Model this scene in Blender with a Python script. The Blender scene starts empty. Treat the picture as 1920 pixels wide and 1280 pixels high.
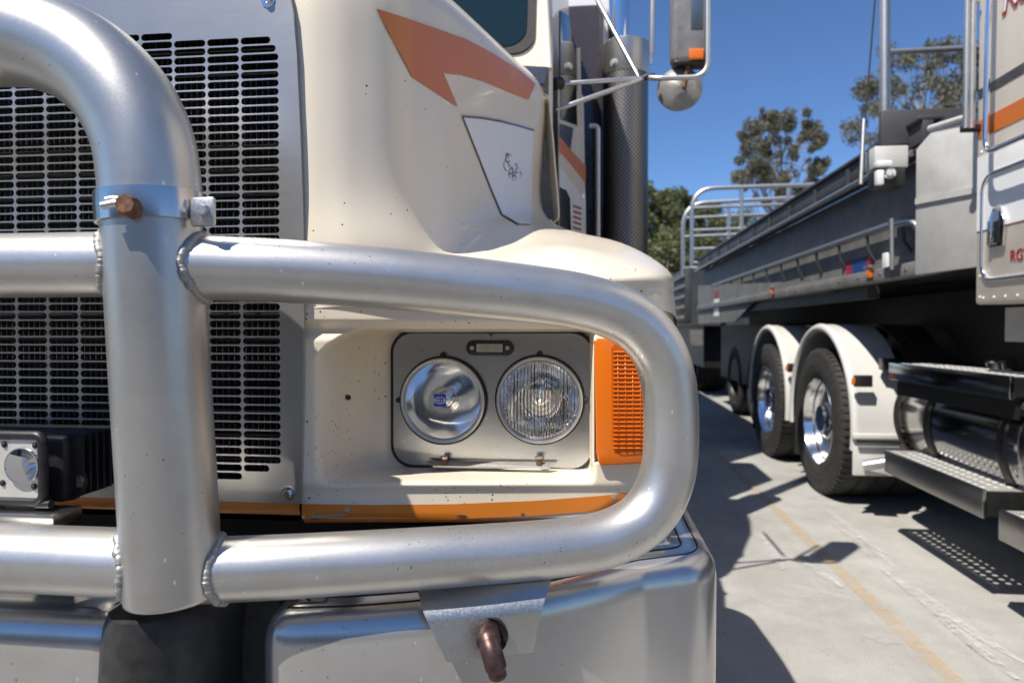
import bpy, bmesh, math, random
from mathutils import Vector, Matrix
from mathutils.bvhtree import BVHTree

random.seed(7)
S = bpy.context.scene
COL = S.collection
H = 1.15                                   # camera height above the concrete (metres)
F = 1280.0                                 # focal length in photo pixels (24 mm on a 36 mm sensor)
YAW = math.atan(145.0 / F)
PIT = math.atan(24.0 / F)

# ------------------------------------------------------------------ camera, sky, sun, exposure
cam_d = bpy.data.cameras.new('camera')
cam_d.sensor_width = 36.0
cam_d.lens = 24.0
cam_d.clip_start = 0.02
cam_d.clip_end = 3000
cam_d.dof.use_dof = True
cam_d.dof.focus_distance = 1.03
cam_d.dof.aperture_fstop = 5.0
cam = bpy.data.objects.new('camera', cam_d)
COL.objects.link(cam)
cam.location = (0, 0, H)
cam.rotation_euler = (math.radians(90) - PIT, 0, YAW)
S.camera = cam

SUN = Vector((-0.39, -0.50, 1.0)).normalized()      # towards the sun
w = bpy.data.worlds.new('World')
S.world = w
w.use_nodes = True
wn = w.node_tree.nodes
sky = wn.new('ShaderNodeTexSky')
sky.sky_type = 'NISHITA'
sky.sun_disc = False
sky.sun_elevation = math.asin(SUN.z)
sky.sun_rotation = math.atan2(SUN.x, SUN.y)
sky.air_density = 1.0
sky.dust_density = 0.0
sky.ozone_density = 10.0
sky.altitude = 1800
w.node_tree.links.new(sky.outputs[0], wn['Background'].inputs[0])
wn['Background'].inputs[1].default_value = 0.108
sl = bpy.data.lights.new('sun', 'SUN')
sl.energy = 5.0
sl.angle = math.radians(0.53)
sl.color = (1.0, 0.94, 0.85)
so = bpy.data.objects.new('sun', sl)
COL.objects.link(so)
so.rotation_euler = (-SUN).to_track_quat('-Z', 'Y').to_euler()
so.location = (-3, -4, 9)
S.view_settings.view_transform = 'Standard'
S.view_settings.look = 'None'
S.view_settings.exposure = 0.42
S.view_settings.gamma = 1.0

# ------------------------------------------------------------------ photo measuring helpers
_R = Matrix.Rotation(YAW, 3, 'Z') @ Matrix.Rotation(math.radians(90) - PIT, 3, 'X')
CAM = Vector((0, 0, H))
def ray(px, py):
    return _R @ Vector(((px - 960) / F, (640 - py) / F, -1.0))
def at(px, py, Y):
    d = ray(px, py); return CAM + d * (Y / d.y)
def atx(px, py, X):
    d = ray(px, py); return CAM + d * (X / d.x)
def atp(px, py, p0, n):
    d = ray(px, py); return CAM + d * ((Vector(p0) - CAM).dot(n) / d.dot(n))
def V(x, y, z):                            # z measured from the camera height
    return Vector((x, y, z + H))

# ------------------------------------------------------------------ materials
def newmat(name):
    m = bpy.data.materials.new(name); m.use_nodes = True
    nt = m.node_tree
    return m, nt, nt.nodes['Principled BSDF']
def N(nt, t, **kw):
    n = nt.nodes.new(t)
    for k, v in kw.items():
        if k.startswith('i_'):
            n.inputs[k[2:].replace('_', ' ')].default_value = v
        else:
            setattr(n, k, v)
    return n
def ramp(nt, src, stops):
    r = nt.nodes.new('ShaderNodeValToRGB')
    e = r.color_ramp.elements
    e[0].position, e[0].color = stops[0][0], stops[0][1]
    e[1].position, e[1].color = stops[-1][0], stops[-1][1]
    for p, c in stops[1:-1]:
        q = e.new(p); q.color = c
    nt.links.new(src, r.inputs[0])
    return r
def g(v): return (v, v, v, 1)
def mixc(nt, fac, a, b, mode='MIX'):
    m = nt.nodes.new('ShaderNodeMix'); m.data_type = 'RGBA'; m.blend_type = mode
    L = nt.links
    if isinstance(fac, (int, float)): m.inputs[0].default_value = fac
    else: L.new(fac, m.inputs[0])
    for s, i in ((a, 6), (b, 7)):
        if isinstance(s, tuple): m.inputs[i].default_value = s
        else: L.new(s, m.inputs[i])
    return m.outputs[2]
def math_(nt, op, a, b=None):
    m = nt.nodes.new('ShaderNodeMath'); m.operation = op
    for s, i in ((a, 0), (b, 1)):
        if s is None: continue
        if isinstance(s, (int, float)): m.inputs[i].default_value = s
        else: nt.links.new(s, m.inputs[i])
    return m.outputs[0]
def coords(nt):
    return N(nt, 'ShaderNodeNewGeometry').outputs['Position']
def bump(nt, b, h, strength, dist=0.001):
    n = N(nt, 'ShaderNodeBump'); n.inputs['Strength'].default_value = strength
    n.inputs['Distance'].default_value = dist
    nt.links.new(h, n.inputs['Height']); nt.links.new(n.outputs[0], b.inputs['Normal'])
def speckle(nt, pos, scale, size, density):
    """small chips: 1 inside a chip"""
    v = N(nt, 'ShaderNodeTexVoronoi'); v.inputs['Scale'].default_value = scale
    v.inputs['Randomness'].default_value = 1.0
    nt.links.new(pos, v.inputs['Vector'])
    sep = N(nt, 'ShaderNodeSeparateColor'); nt.links.new(v.outputs['Color'], sep.inputs[0])
    keep = math_(nt, 'LESS_THAN', sep.outputs[0], density)
    rad = math_(nt, 'MULTIPLY', sep.outputs[1], size)
    ins = math_(nt, 'LESS_THAN', v.outputs['Distance'], rad)
    return math_(nt, 'MULTIPLY', keep, ins)

def paint(name, col, chips=0.25, dirt=0.12, rough=0.28, coat=0.5, chipcol=(0.05, 0.045, 0.04, 1), chipscale=120):
    m, nt, b = newmat(name); L = nt.links; p = coords(nt)
    n1 = N(nt, 'ShaderNodeTexNoise'); n1.inputs['Scale'].default_value = 6; n1.inputs['Detail'].default_value = 8
    L.new(p, n1.inputs['Vector'])
    dc = tuple(c * 0.72 for c in col[:2]) + (col[2] * 0.6, 1)
    r = ramp(nt, n1.outputs[0], [(0.42, g(0)), (0.75, g(dirt))])
    c = mixc(nt, r.outputs[0], (*col, 1), dc)
    if chips > 0:
        s = speckle(nt, p, chipscale, 0.24, chips)
        nm = N(nt, 'ShaderNodeTexNoise'); nm.inputs['Scale'].default_value = 7; L.new(p, nm.inputs['Vector'])
        s = math_(nt, 'MULTIPLY', s, math_(nt, 'GREATER_THAN', nm.outputs[0], 0.5))
        c = mixc(nt, s, c, chipcol)
    L.new(c, b.inputs['Base Color'])
    n2 = N(nt, 'ShaderNodeTexNoise'); n2.inputs['Scale'].default_value = 45; n2.inputs['Detail'].default_value = 6
    L.new(p, n2.inputs['Vector'])
    rr = ramp(nt, n2.outputs[0], [(0.3, g(rough * 0.93)), (0.75, g(rough * 1.1))])
    L.new(rr.outputs[0], b.inputs['Roughness'])
    b.inputs['Coat Weight'].default_value = coat
    b.inputs['Coat Roughness'].default_value = 0.08
    n3 = N(nt, 'ShaderNodeTexNoise'); n3.inputs['Scale'].default_value = 9; n3.inputs['Detail'].default_value = 2
    L.new(p, n3.inputs['Vector'])
    bump(nt, b, n3.outputs[0], 0.12, 0.004)
    return m

def metal(name, col=(0.72, 0.73, 0.75), rough=0.3, var=0.12, scratch=0.4, grain=None, chips=0.0, dirt=0.3, metallic=1.0, rings=None):
    m, nt, b = newmat(name); L = nt.links; p = coords(nt)
    b.inputs['Metallic'].default_value = metallic
    n1 = N(nt, 'ShaderNodeTexNoise'); n1.inputs['Scale'].default_value = 11; n1.inputs['Detail'].default_value = 9; n1.inputs['Roughness'].default_value = 0.65
    L.new(p, n1.inputs['Vector'])
    dk = tuple(c * 0.7 for c in col[:2]) + (col[2] * 0.62, 1)
    r = ramp(nt, n1.outputs[0], [(0.4, g(0)), (0.8, g(dirt))])
    c = mixc(nt, r.outputs[0], (*col, 1), dk)
    if chips > 0:
        s = speckle(nt, p, 190, 0.20, chips * 1.6)
        nm = N(nt, 'ShaderNodeTexNoise'); nm.inputs['Scale'].default_value = 9; L.new(p, nm.inputs['Vector'])
        s = math_(nt, 'MULTIPLY', s, math_(nt, 'GREATER_THAN', nm.outputs[0], 0.47))
        c = mixc(nt, s, c, (0.09, 0.085, 0.08, 1))
        mps = N(nt, 'ShaderNodeMapping'); L.new(p, mps.inputs[0]); mps.inputs['Scale'].default_value = (1, 1, .45); mps.inputs['Rotation'].default_value = (.3, .6, .2)
        s2 = math_(nt, 'MULTIPLY', speckle(nt, mps.outputs[0], 150, 0.2, chips * 1.3), math_(nt, 'LESS_THAN', nm.outputs[0], 0.45))
        c = mixc(nt, s2, c, (0.95, 0.95, 0.95, 1))
    # fine grain or scratches
    mp = N(nt, 'ShaderNodeMapping'); L.new(p, mp.inputs[0])
    mp.inputs['Scale'].default_value = grain if grain else (90, 90, 90)
    n2 = N(nt, 'ShaderNodeTexNoise'); n2.inputs['Scale'].default_value = 4; n2.inputs['Detail'].default_value = 6
    L.new(mp.outputs[0], n2.inputs['Vector'])
    rv = ramp(nt, n2.outputs[0], [(0.25, g(max(0.02, rough - var))), (0.75, g(rough + var))])
    rough_out = rv.outputs[0]
    h = n2.outputs[0]
    if rings:
        ctr, rad = rings
        mp2 = N(nt, 'ShaderNodeVectorMath', operation='SUBTRACT'); L.new(p, mp2.inputs[0]); mp2.inputs[1].default_value = ctr
        wv = N(nt, 'ShaderNodeTexWave', wave_type='RINGS', rings_direction='SPHERICAL')
        wv.inputs['Scale'].default_value = 38; wv.inputs['Distortion'].default_value = 14; wv.inputs['Detail'].default_value = 3
        wv.inputs['Detail Scale'].default_value = 3
        L.new(mp2.outputs[0], wv.inputs['Vector'])
        ln = N(nt, 'ShaderNodeVectorMath', operation='LENGTH'); L.new(mp2.outputs[0], ln.inputs[0])
        msk = ramp(nt, ln.outputs['Value'], [(rad * 0.55, g(1)), (rad, g(0))])
        f = math_(nt, 'MULTIPLY', msk.outputs[0], math_(nt, 'MULTIPLY', wv.outputs[1], 0.13))
        c = mixc(nt, f, c, (0.30, 0.27, 0.24, 1))
    L.new(c, b.inputs['Base Color'])
    L.new(rough_out, b.inputs['Roughness'])
    bump(nt, b, h, scratch * 0.1, 0.0004)
    return m

def plain(name, col, rough=0.5, metallic=0.0, spec=0.5, noise=0.25, scale=25, bmp=0.15, dist=0.001):
    m, nt, b = newmat(name); L = nt.links; p = coords(nt)
    n1 = N(nt, 'ShaderNodeTexNoise'); n1.inputs['Scale'].default_value = scale; n1.inputs['Detail'].default_value = 8
    L.new(p, n1.inputs['Vector'])
    r = ramp(nt, n1.outputs[0], [(0.3, tuple(c * (1 - noise) for c in col) + (1,)), (0.72, tuple(min(1, c * (1 + noise)) for c in col) + (1,))])
    L.new(r.outputs[0], b.inputs['Base Color'])
    b.inputs['Roughness'].default_value = rough
    b.inputs['Metallic'].default_value = metallic
    b.inputs['Specular IOR Level'].default_value = spec
    if bmp: bump(nt, b, n1.outputs[0], bmp, dist)
    return m

def clear_glass(name, tint=(1, 1, 1), ribs=None, refl=0.10, rough=0.03):
    """thin cover glass: lets light through, reflects like glass, with moulded ribs"""
    m = bpy.data.materials.new(name); m.use_nodes = True; nt = m.node_tree; L = nt.links
    nt.nodes.remove(nt.nodes['Principled BSDF'])
    out = nt.nodes['Material Output']
    tr = N(nt, 'ShaderNodeBsdfTransparent'); tr.inputs[0].default_value = (*tint, 1)
    gl = N(nt, 'ShaderNodeBsdfGlossy'); gl.inputs['Roughness'].default_value = rough
    fr = N(nt, 'ShaderNodeFresnel'); fr.inputs[0].default_value = 1.5
    f2 = math_(nt, 'ADD', fr.outputs[0], refl)
    mx = N(nt, 'ShaderNodeMixShader'); L.new(f2, mx.inputs[0]); L.new(tr.outputs[0], mx.inputs[1]); L.new(gl.outputs[0], mx.inputs[2])
    if ribs:
        wv = N(nt, 'ShaderNodeTexWave', bands_direction='X'); wv.inputs['Scale'].default_value = ribs
        wv.inputs['Distortion'].default_value = 1.5
        L.new(coords(nt), wv.inputs['Vector'])
        bp = N(nt, 'ShaderNodeBump'); bp.inputs['Strength'].default_value = 0.8; bp.inputs['Distance'].default_value = 0.003
        L.new(wv.outputs[1], bp.inputs['Height']); L.new(bp.outputs[0], gl.inputs['Normal']); L.new(bp.outputs[0], fr.inputs['Normal'])
    L.new(mx.outputs[0], out.inputs[0])
    return m

def at_(px, py, Y): return tuple(at(px, py, Y))
M = {}
M['cream'] = paint('cream_paint', (0.78, 0.695, 0.555), chips=0.16, dirt=0.07, coat=.35, rough=.34)
M['cream_chipped'] = paint('cream_paint_chipped', (0.78, 0.695, 0.555), chips=0.55, dirt=0.18, chipscale=150, coat=.2, rough=.34)
M['cream_side'] = paint('cream_side_paint', (0.83, 0.76, 0.64), chips=0.03, dirt=0.06, coat=.2, rough=.34)
M['white_side'] = paint('white_side_paint', (0.87, 0.87, 0.87), chips=0, dirt=0.04, coat=.2, rough=.34)
M['white'] = paint('white_paint', (0.78, 0.79, 0.80), chips=0, dirt=0.05, coat=.2, rough=.34)
M['orange'] = paint('orange_paint', (0.60, 0.15, 0.014), chips=0, dirt=0.06, rough=0.36, coat=.12)
M['orange_chip'] = paint('orange_paint_chipped', (0.66, 0.20, 0.02), chips=0.5, dirt=0.3, rough=0.3, chipcol=(0.32, 0.33, 0.34, 1), chipscale=55)
M['maroon'] = paint('maroon_paint', (0.13, 0.03, 0.05), chips=0, dirt=0.1)
M['navy'] = paint('navy_paint', (0.012, 0.016, 0.045), chips=0, dirt=0.1)
M['charcoal'] = paint('charcoal_paint', (0.05, 0.042, 0.045), chips=0, dirt=0.1)
M['alu'] = metal('satin_aluminium_tube', (0.66, 0.645, 0.62), rough=0.37, var=0.03, chips=0.13, dirt=0.6, scratch=0.5, metallic=.86, rings=(at_(960, 1075, 0.86), 0.14))
M['alu_post'] = metal('satin_aluminium_post', (0.58, 0.57, 0.55), rough=0.36, var=0.03, chips=0.10, dirt=0.6, scratch=0.4, metallic=.86)
M['weld'] = metal('weld_metal', (0.42, 0.41, 0.39), rough=0.55, var=0.15, dirt=0.9, metallic=.7)
M['bumper'] = metal('polished_bumper_aluminium', (0.62, 0.605, 0.58), rough=0.24, var=0.02, chips=0.17, dirt=0.45, scratch=0.25, metallic=.75)
M['steel'] = metal('brushed_stainless', (0.45, 0.44, 0.425), rough=0.36, var=0.03, scratch=.1, grain=(6, 30, 260), dirt=0.3, metallic=.85)
M['plate'] = metal('dull_stainless_plate', (0.42, 0.41, 0.395), rough=0.3, var=0.03, scratch=.1, grain=(8, 30, 200), dirt=0.6, chips=0.04)
M['chrome'] = metal('chrome', (0.85, 0.86, 0.88), rough=0.07, var=0.04, dirt=0.1, scratch=0.05)
M['galv'] = metal('galvanised_steel', (0.58, 0.58, 0.57), rough=0.42, var=0.1, dirt=0.5)
M['rust'] = plain('rusty_steel', (0.16, 0.075, 0.04), rough=0.65, metallic=0.35, noise=0.6, scale=140)
M['pin'] = plain('dark_rusted_pin', (0.10, 0.062, 0.055), rough=0.42, metallic=0.75, noise=0.4, scale=120)
M['rubber'] = plain('black_rubber', (0.018, 0.018, 0.018), rough=0.75, noise=0.5, scale=60, bmp=0.4, dist=0.002)
M['boot'] = plain('dusty_black_moulding', (0.028, 0.0275, 0.027), rough=0.55, noise=0.45, scale=45, bmp=0.3, dist=0.001)
M['black'] = plain('black_steel', (0.012, 0.012, 0.012), rough=0.5, noise=0.4)
M['blackplastic'] = plain('black_plastic', (0.018, 0.018, 0.02), rough=0.4, noise=0.3, scale=90)
M['core'] = plain('radiator_core', (0.007, 0.007, 0.007), rough=0.55, noise=0.4)
M['fin'] = plain('radiator_fin', (0.16, 0.15, 0.14), rough=0.4, metallic=0.6, noise=0.5, scale=80)
M['silver_paint'] = plain('silver_face_plate', (0.62, 0.60, 0.55), rough=0.35, metallic=0.4, noise=0.08)
M['guard'] = paint('guard_white', (0.60, 0.595, 0.575), chips=0, dirt=0.25, coat=.1, rough=.4)
M['band'] = metal('satin_band', (0.62, 0.61, 0.60), rough=0.2, var=0.03, dirt=0.4, scratch=.1)
M['reflector'] = metal('lamp_reflector', (0.92, 0.92, 0.9), rough=0.13, var=0.03, dirt=0.05, scratch=0.05)
M['lens'] = clear_glass('headlamp_glass', ribs=55, refl=0.06)
M['lens_plain'] = clear_glass('clear_lamp_glass', refl=0.05)
M['sticker'] = plain('blue_sticker', (0.01, 0.06, 0.42), rough=0.35, noise=0.05)
M['sticker_white'] = plain('white_print', (0.8, 0.82, 0.85), rough=0.4, noise=0.03)
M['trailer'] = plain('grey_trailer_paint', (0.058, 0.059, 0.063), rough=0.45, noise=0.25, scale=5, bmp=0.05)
M['trailer_lit'] = plain('sunlit_grey_trailer_paint', (0.17, 0.168, 0.16), rough=0.5, noise=0.22, scale=6, bmp=0.05)  # paler copy of the trailer grey, with sunlight put into the colour
M['dull_alu'] = metal('dull_aluminium_sheet', (0.64, 0.635, 0.62), rough=0.5, var=0.08, dirt=0.6, metallic=0.25)
M['mirror_back'] = plain('grey_mirror_housing', (0.26, 0.25, 0.235), rough=0.35, metallic=0.3, noise=0.2, scale=20)
M['tyre'] = plain('tyre_rubber', (0.034, 0.032, 0.030), rough=0.7, noise=0.35, scale=30)
M['tank'] = metal('dark_polished_tank', (0.50, 0.49, 0.48), rough=0.14, var=0.04, dirt=0.4)
M['rim'] = metal('polished_wheel_alloy', (0.78, 0.78, 0.78), rough=0.17, var=0.04, dirt=0.3, scratch=.1)
M['tread'] = metal('tread_plate', (0.60, 0.59, 0.57), rough=0.35, var=0.1, dirt=0.5, metallic=.5)
M['dark_red'] = plain('red_print', (0.30, 0.02, 0.02), rough=0.45, noise=0.1)
M['red'] = plain('bright_red_print', (0.55, 0.02, 0.015), rough=0.45, noise=0.1)
M['tape_blue'] = plain('blue_tape', (0.01, 0.05, 0.2), rough=0.45, noise=0.1)
M['ink'] = plain('dark_print', (0.03, 0.02, 0.04), rough=0.45, noise=0.1)

def amber():
    m, nt, b = newmat('amber_plastic'); L = nt.links; p = coords(nt)
    b.inputs['Base Color'].default_value = (0.74, 0.17, 0.006, 1)
    b.inputs['Roughness'].default_value = 0.22
    b.inputs['Subsurface Weight'].default_value = 0.25
    b.inputs['Subsurface Radius'].default_value = (0.02, 0.006, 0.001)
    b.inputs['Coat Weight'].default_value = 0.5
    n = N(nt, 'ShaderNodeTexNoise'); n.inputs['Scale'].default_value = 300; L.new(p, n.inputs['Vector'])
    bump(nt, b, n.outputs[0], 0.15, 0.0006)
    return m
M['amber'] = amber()
m, nt, b = newmat('amber_inner_lens')
b.inputs['Base Color'].default_value = (0.62, 0.125, 0.004, 1); b.inputs['Roughness'].default_value = 0.3
M['amber_dark'] = m

def screen_glass():
    m, nt, b = newmat('tinted_window_glass')
    b.inputs['Base Color'].default_value = (0.008, 0.02, 0.024, 1)
    b.inputs['Roughness'].default_value = 0.04
    b.inputs['Specular IOR Level'].default_value = 0.7
    return m
M['window'] = screen_glass()

def perforated():
    m, nt, b = newmat('perforated_heat_shield'); L = nt.links
    tc = N(nt, 'ShaderNodeUVMap'); mp = N(nt, 'ShaderNodeMapping'); L.new(tc.outputs[0], mp.inputs[0]); mp.inputs['Rotation'].default_value = (0, 0, math.radians(45)); p = mp.outputs[0]
    v = N(nt, 'ShaderNodeTexVoronoi'); v.inputs['Scale'].default_value = 1.0; v.inputs['Randomness'].default_value = 0.0
    L.new(p, v.inputs['Vector'])
    d = math_(nt, 'LESS_THAN', v.outputs['Distance'], 0.30)
    c = mixc(nt, d, (0.27, 0.255, 0.24, 1), (0.006, 0.006, 0.006, 1))
    L.new(c, b.inputs['Base Color'])
    inv = math_(nt, 'SUBTRACT', 1.0, d); L.new(inv, b.inputs['Metallic'])
    b.inputs['Roughness'].default_value = 0.45
    return m
M['perforated'] = perforated()

def concrete():
    m, nt, b = newmat('concrete_yard'); L = nt.links; p = coords(nt)
    n1 = N(nt, 'ShaderNodeTexNoise'); n1.inputs['Scale'].default_value = 0.9; n1.inputs['Detail'].default_value = 10; n1.inputs['Roughness'].default_value = 0.6
    L.new(p, n1.inputs['Vector'])
    c1 = ramp(nt, n1.outputs[0], [(0.3, (0.30, 0.292, 0.272, 1)), (0.55, (0.37, 0.362, 0.34, 1)), (0.78, (0.44, 0.43, 0.405, 1))]).outputs[0]
    n2 = N(nt, 'ShaderNodeTexNoise'); n2.inputs['Scale'].default_value = 170; n2.inputs['Detail'].default_value = 4
    L.new(p, n2.inputs['Vector'])
    c2 = ramp(nt, n2.outputs[0], [(0.3, g(0.82)), (0.7, g(1.12))]).outputs[0]
    c = mixc(nt, 1.0, c1, c2, 'MULTIPLY')
    s = speckle(nt, p, 30, 0.14, 0.25)
    c = mixc(nt, math_(nt, 'MULTIPLY', s, 0.5), c, (0.09, 0.085, 0.08, 1))
    so_ = speckle(nt, p, 3.5, 0.16, 0.3)
    c = mixc(nt, math_(nt, 'MULTIPLY', so_, 0.22), c, (0.12, 0.115, 0.11, 1))
    nf = N(nt, 'ShaderNodeTexNoise'); nf.inputs['Scale'].default_value = 4.5; nf.inputs['Detail'].default_value = 12; nf.inputs['Roughness'].default_value = .75; L.new(p, nf.inputs['Vector'])
    c = mixc(nt, 1.0, c, ramp(nt, nf.outputs[0], [(0.33, g(0.86)), (0.66, g(1.1))]).outputs[0], 'MULTIPLY')
    # long tyre smears along the driving direction
    mp = N(nt, 'ShaderNodeMapping'); mp.inputs['Scale'].default_value = (5.0, 0.25, 1); L.new(p, mp.inputs[0])
    mp.inputs['Rotation'].default_value = (0, 0, math.radians(4))
    n4 = N(nt, 'ShaderNodeTexNoise'); n4.inputs['Scale'].default_value = 1.6; n4.inputs['Detail'].default_value = 5; L.new(mp.outputs[0], n4.inputs['Vector'])
    k = ramp(nt, n4.outputs[0], [(0.52, g(0)), (0.75, g(0.3))]).outputs[0]
    c = mixc(nt, k, c, (0.20, 0.19, 0.175, 1))
    L.new(c, b.inputs['Base Color'])
    b.inputs['Roughness'].default_value = 0.75
    b.inputs['Specular IOR Level'].default_value = 0.35
    bump(nt, b, n2.outputs[0], 0.35, 0.002)
    return m
M['concrete'] = concrete()

def worn(name, col, lo, hi, scale):
    """worn paint, scuff or painted light patch: breaks up with noise"""
    m, nt, b = newmat(name); L = nt.links; p = coords(nt)
    b.inputs['Base Color'].default_value = (*col, 1); b.inputs['Roughness'].default_value = 0.7
    n = N(nt, 'ShaderNodeTexNoise'); n.inputs['Scale'].default_value = scale; n.inputs['Detail'].default_value = 9; n.inputs['Roughness'].default_value = 0.7
    L.new(p, n.inputs['Vector'])
    r = ramp(nt, n.outputs[0], [(lo, g(0)), (hi, g(1))])
    L.new(r.outputs[0], b.inputs['Alpha'])
    return m
M['yellow'] = worn('worn_yellow_line_paint', (0.60, 0.43, 0.24), 0.32, 0.95, 16)
M['scuff'] = worn('pale_scuff', (0.66, 0.65, 0.63), 0.38, 0.85, 22)  # scuff streaks, strengthened partly for light thrown by the chrome
M['scoop'] = plain('shaded_scoop_grey', (0.30, 0.29, 0.27), rough=0.6, noise=.2)  # darker grey painted for the shadow inside the cream scoop
M['swathe'] = worn('pale_light_swathe', (0.56, 0.55, 0.525), 0.45, 0.95, 3)  # pale patches painted for light the chrome throws on the concrete

def leafmat(name, a, c):
    m, nt, b = newmat(name); L = nt.links
    oi = N(nt, 'ShaderNodeNewGeometry')
    r = ramp(nt, oi.outputs['Random Per Island'], [(0.0, (*a, 1)), (1.0, (*c, 1))])
    L.new(r.outputs[0], b.inputs['Base Color'])
    b.inputs['Roughness'].default_value = 0.55
    b.inputs['Specular IOR Level'].default_value = 0.25
    b.inputs['Transmission Weight'].default_value = 0.0
    return m
M['leaf_gum'] = leafmat('eucalypt_leaf', (0.09, 0.095, 0.055), (0.16, 0.16, 0.10))
M['leaf_gum2'] = leafmat('brown_eucalypt_leaf', (0.085, 0.085, 0.055), (0.17, 0.16, 0.105))
M['leaf_bush'] = leafmat('dense_leaf', (0.065, 0.082, 0.03), (0.17, 0.18, 0.075))
M['bark'] = plain('pale_bark', (0.22, 0.19, 0.15), rough=0.8, noise=0.3, scale=3)
M['asphalt'] = plain('dark_asphalt', (0.13, 0.127, 0.12), rough=0.85, noise=0.35, scale=40, bmp=.4, dist=.004)
M['shed'] = plain('grey_shed_cladding', (0.16, 0.165, 0.16), rough=0.55, noise=0.15, scale=2)
M['grass'] = plain('dry_grass_slope', (0.14, 0.13, 0.06), rough=0.9, noise=0.4, scale=0.4)

# ------------------------------------------------------------------ mesh helpers
def link(name, me, mat, parent=None):
    o = bpy.data.objects.new(name, me)
    COL.objects.link(o)
    if mat is not None and not me.materials:
        me.materials.append(mat)
    if parent is not None:
        setp(o, parent)
    return o
def wmat(o):
    m = o.matrix_basis.copy(); 
    if o.parent: m = wmat(o.parent) @ o.matrix_parent_inverse @ m
    return m
def setp(o, parent):
    o.parent = parent
    o.matrix_parent_inverse = wmat(parent).inverted()
def mesh(name, verts, faces, mat, parent=None, smooth=False, angle=None):
    me = bpy.data.meshes.new(name)
    me.from_pydata([tuple(v) for v in verts], [], faces)
    if smooth:
        for p in me.polygons: p.use_smooth = True
        if angle is not None:
            me.set_sharp_from_angle(angle=math.radians(angle))
    me.update()
    return link(name, me, mat, parent)
def frombm(name, bm, mat, parent=None, smooth=False, angle=35):
    me = bpy.data.meshes.new(name)
    bm.to_mesh(me); bm.free()
    if smooth:
        for p in me.polygons: p.use_smooth = True
        me.set_sharp_from_angle(angle=math.radians(angle))
    return link(name, me, mat, parent)
def box(name, lo, hi, mat, parent=None, bev=0.0, seg=2, rot=None):
    lo, hi = Vector(lo), Vector(hi)
    c = (lo + hi) / 2; s = hi - lo
    bm = bmesh.new(); bmesh.ops.create_cube(bm, size=1)
    for v in bm.verts: v.co = Vector((v.co.x * s.x, v.co.y * s.y, v.co.z * s.z))
    if bev > 0:
        bmesh.ops.bevel(bm, geom=bm.edges[:], offset=min(bev, 0.49 * min(s)), segments=seg, affect='EDGES', profile=0.5)
    for v in bm.verts:
        v.co = (rot @ v.co if rot else v.co) + c
    return frombm(name, bm, mat, parent, smooth=bev > 0, angle=40)
def prism(name, poly, depth, mat, parent=None, bev=0.0, seg=2, smooth=True):
    """poly: list of world points (planar); extruded by vector depth"""
    bm = bmesh.new()
    vs = [bm.verts.new(p) for p in poly]
    f = bm.faces.new(vs)
    r = bmesh.ops.extrude_face_region(bm, geom=[f])
    for e in r['geom']:
        if isinstance(e, bmesh.types.BMVert): e.co += Vector(depth)
    bmesh.ops.recalc_face_normals(bm, faces=bm.faces[:])
    if bev > 0:
        bmesh.ops.bevel(bm, geom=bm.edges[:], offset=bev, segments=seg, affect='EDGES', profile=0.5)
    return frombm(name, bm, mat, parent, smooth=smooth, angle=35)
def catmull(pts, n=8, closed=False):
    pts = [Vector(p) for p in pts]; out = []
    k = len(pts)
    for i in range(k - 1):
        p0 = pts[i - 1] if i > 0 else pts[0] * 2 - pts[1]
        p1, p2 = pts[i], pts[i + 1]
        p3 = pts[i + 2] if i + 2 < k else pts[-1] * 2 - pts[-2]
        for j in range(n):
            t = j / n
            out.append(0.5 * ((2 * p1) + (p2 - p0) * t + (2 * p0 - 5 * p1 + 4 * p2 - p3) * t * t + (3 * p1 - p0 - 3 * p2 + p3) * t ** 3))
    out.append(pts[-1])
    return out
def fillet(pts, r, n=7):
    """polyline with rounded corners"""
    pts = [Vector(p) for p in pts]; out = [pts[0]]
    for i in range(1, len(pts) - 1):
        a, b, c = pts[i - 1], pts[i], pts[i + 1]
        da = (a - b); dc = (c - b); t = min(r, da.length * 0.49, dc.length * 0.49)
        p, q = b + da.normalized() * t, b + dc.normalized() * t
        for j in range(n + 1):
            s = j / n
            out.append((1 - s) ** 2 * p + 2 * s * (1 - s) * b + s * s * q)
    out.append(pts[-1])
    return out
def tube_geo(path, rad, seg=16, caps=True, verts=None, faces=None, ripple=None):
    verts = [] if verts is None else verts; faces = [] if faces is None else faces
    base0 = len(verts)
    path = [Vector(p) for p in path]
    t0 = (path[1] - path[0]).normalized()
    up = Vector((0, 0, 1)) if abs(t0.z) < 0.9 else Vector((0, 1, 0))
    n = (up - t0 * up.dot(t0)).normalized()
    k = len(path)
    for i, p in enumerate(path):
        if i == 0: t = path[1] - path[0]
        elif i == k - 1: t = path[-1] - path[-2]
        else: t = (path[i + 1] - path[i]).normalized() + (path[i] - path[i - 1]).normalized()
        t.normalize()
        n = (n - t * n.dot(t)).normalized(); bn = t.cross(n)
        r = rad[i] if isinstance(rad, (list, tuple)) else rad
        for j in range(seg):
            a = 2 * math.pi * j / seg
            verts.append(p + (n * math.cos(a) + bn * math.sin(a)) * r)
    for i in range(k - 1):
        for j in range(seg):
            a = base0 + i * seg + j; b2 = base0 + i * seg + (j + 1) % seg
            faces.append((a, b2, b2 + seg, a + seg))
    if caps:
        faces.append(tuple(base0 + j for j in reversed(range(seg))))
        faces.append(tuple(base0 + (k - 1) * seg + j for j in range(seg)))
    return verts, faces
def tube(name, path, rad, mat, parent=None, seg=16, caps=True):
    v, f = tube_geo(path, rad, seg, caps)
    return mesh(name, v, f, mat, parent, smooth=True, angle=50)
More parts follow.
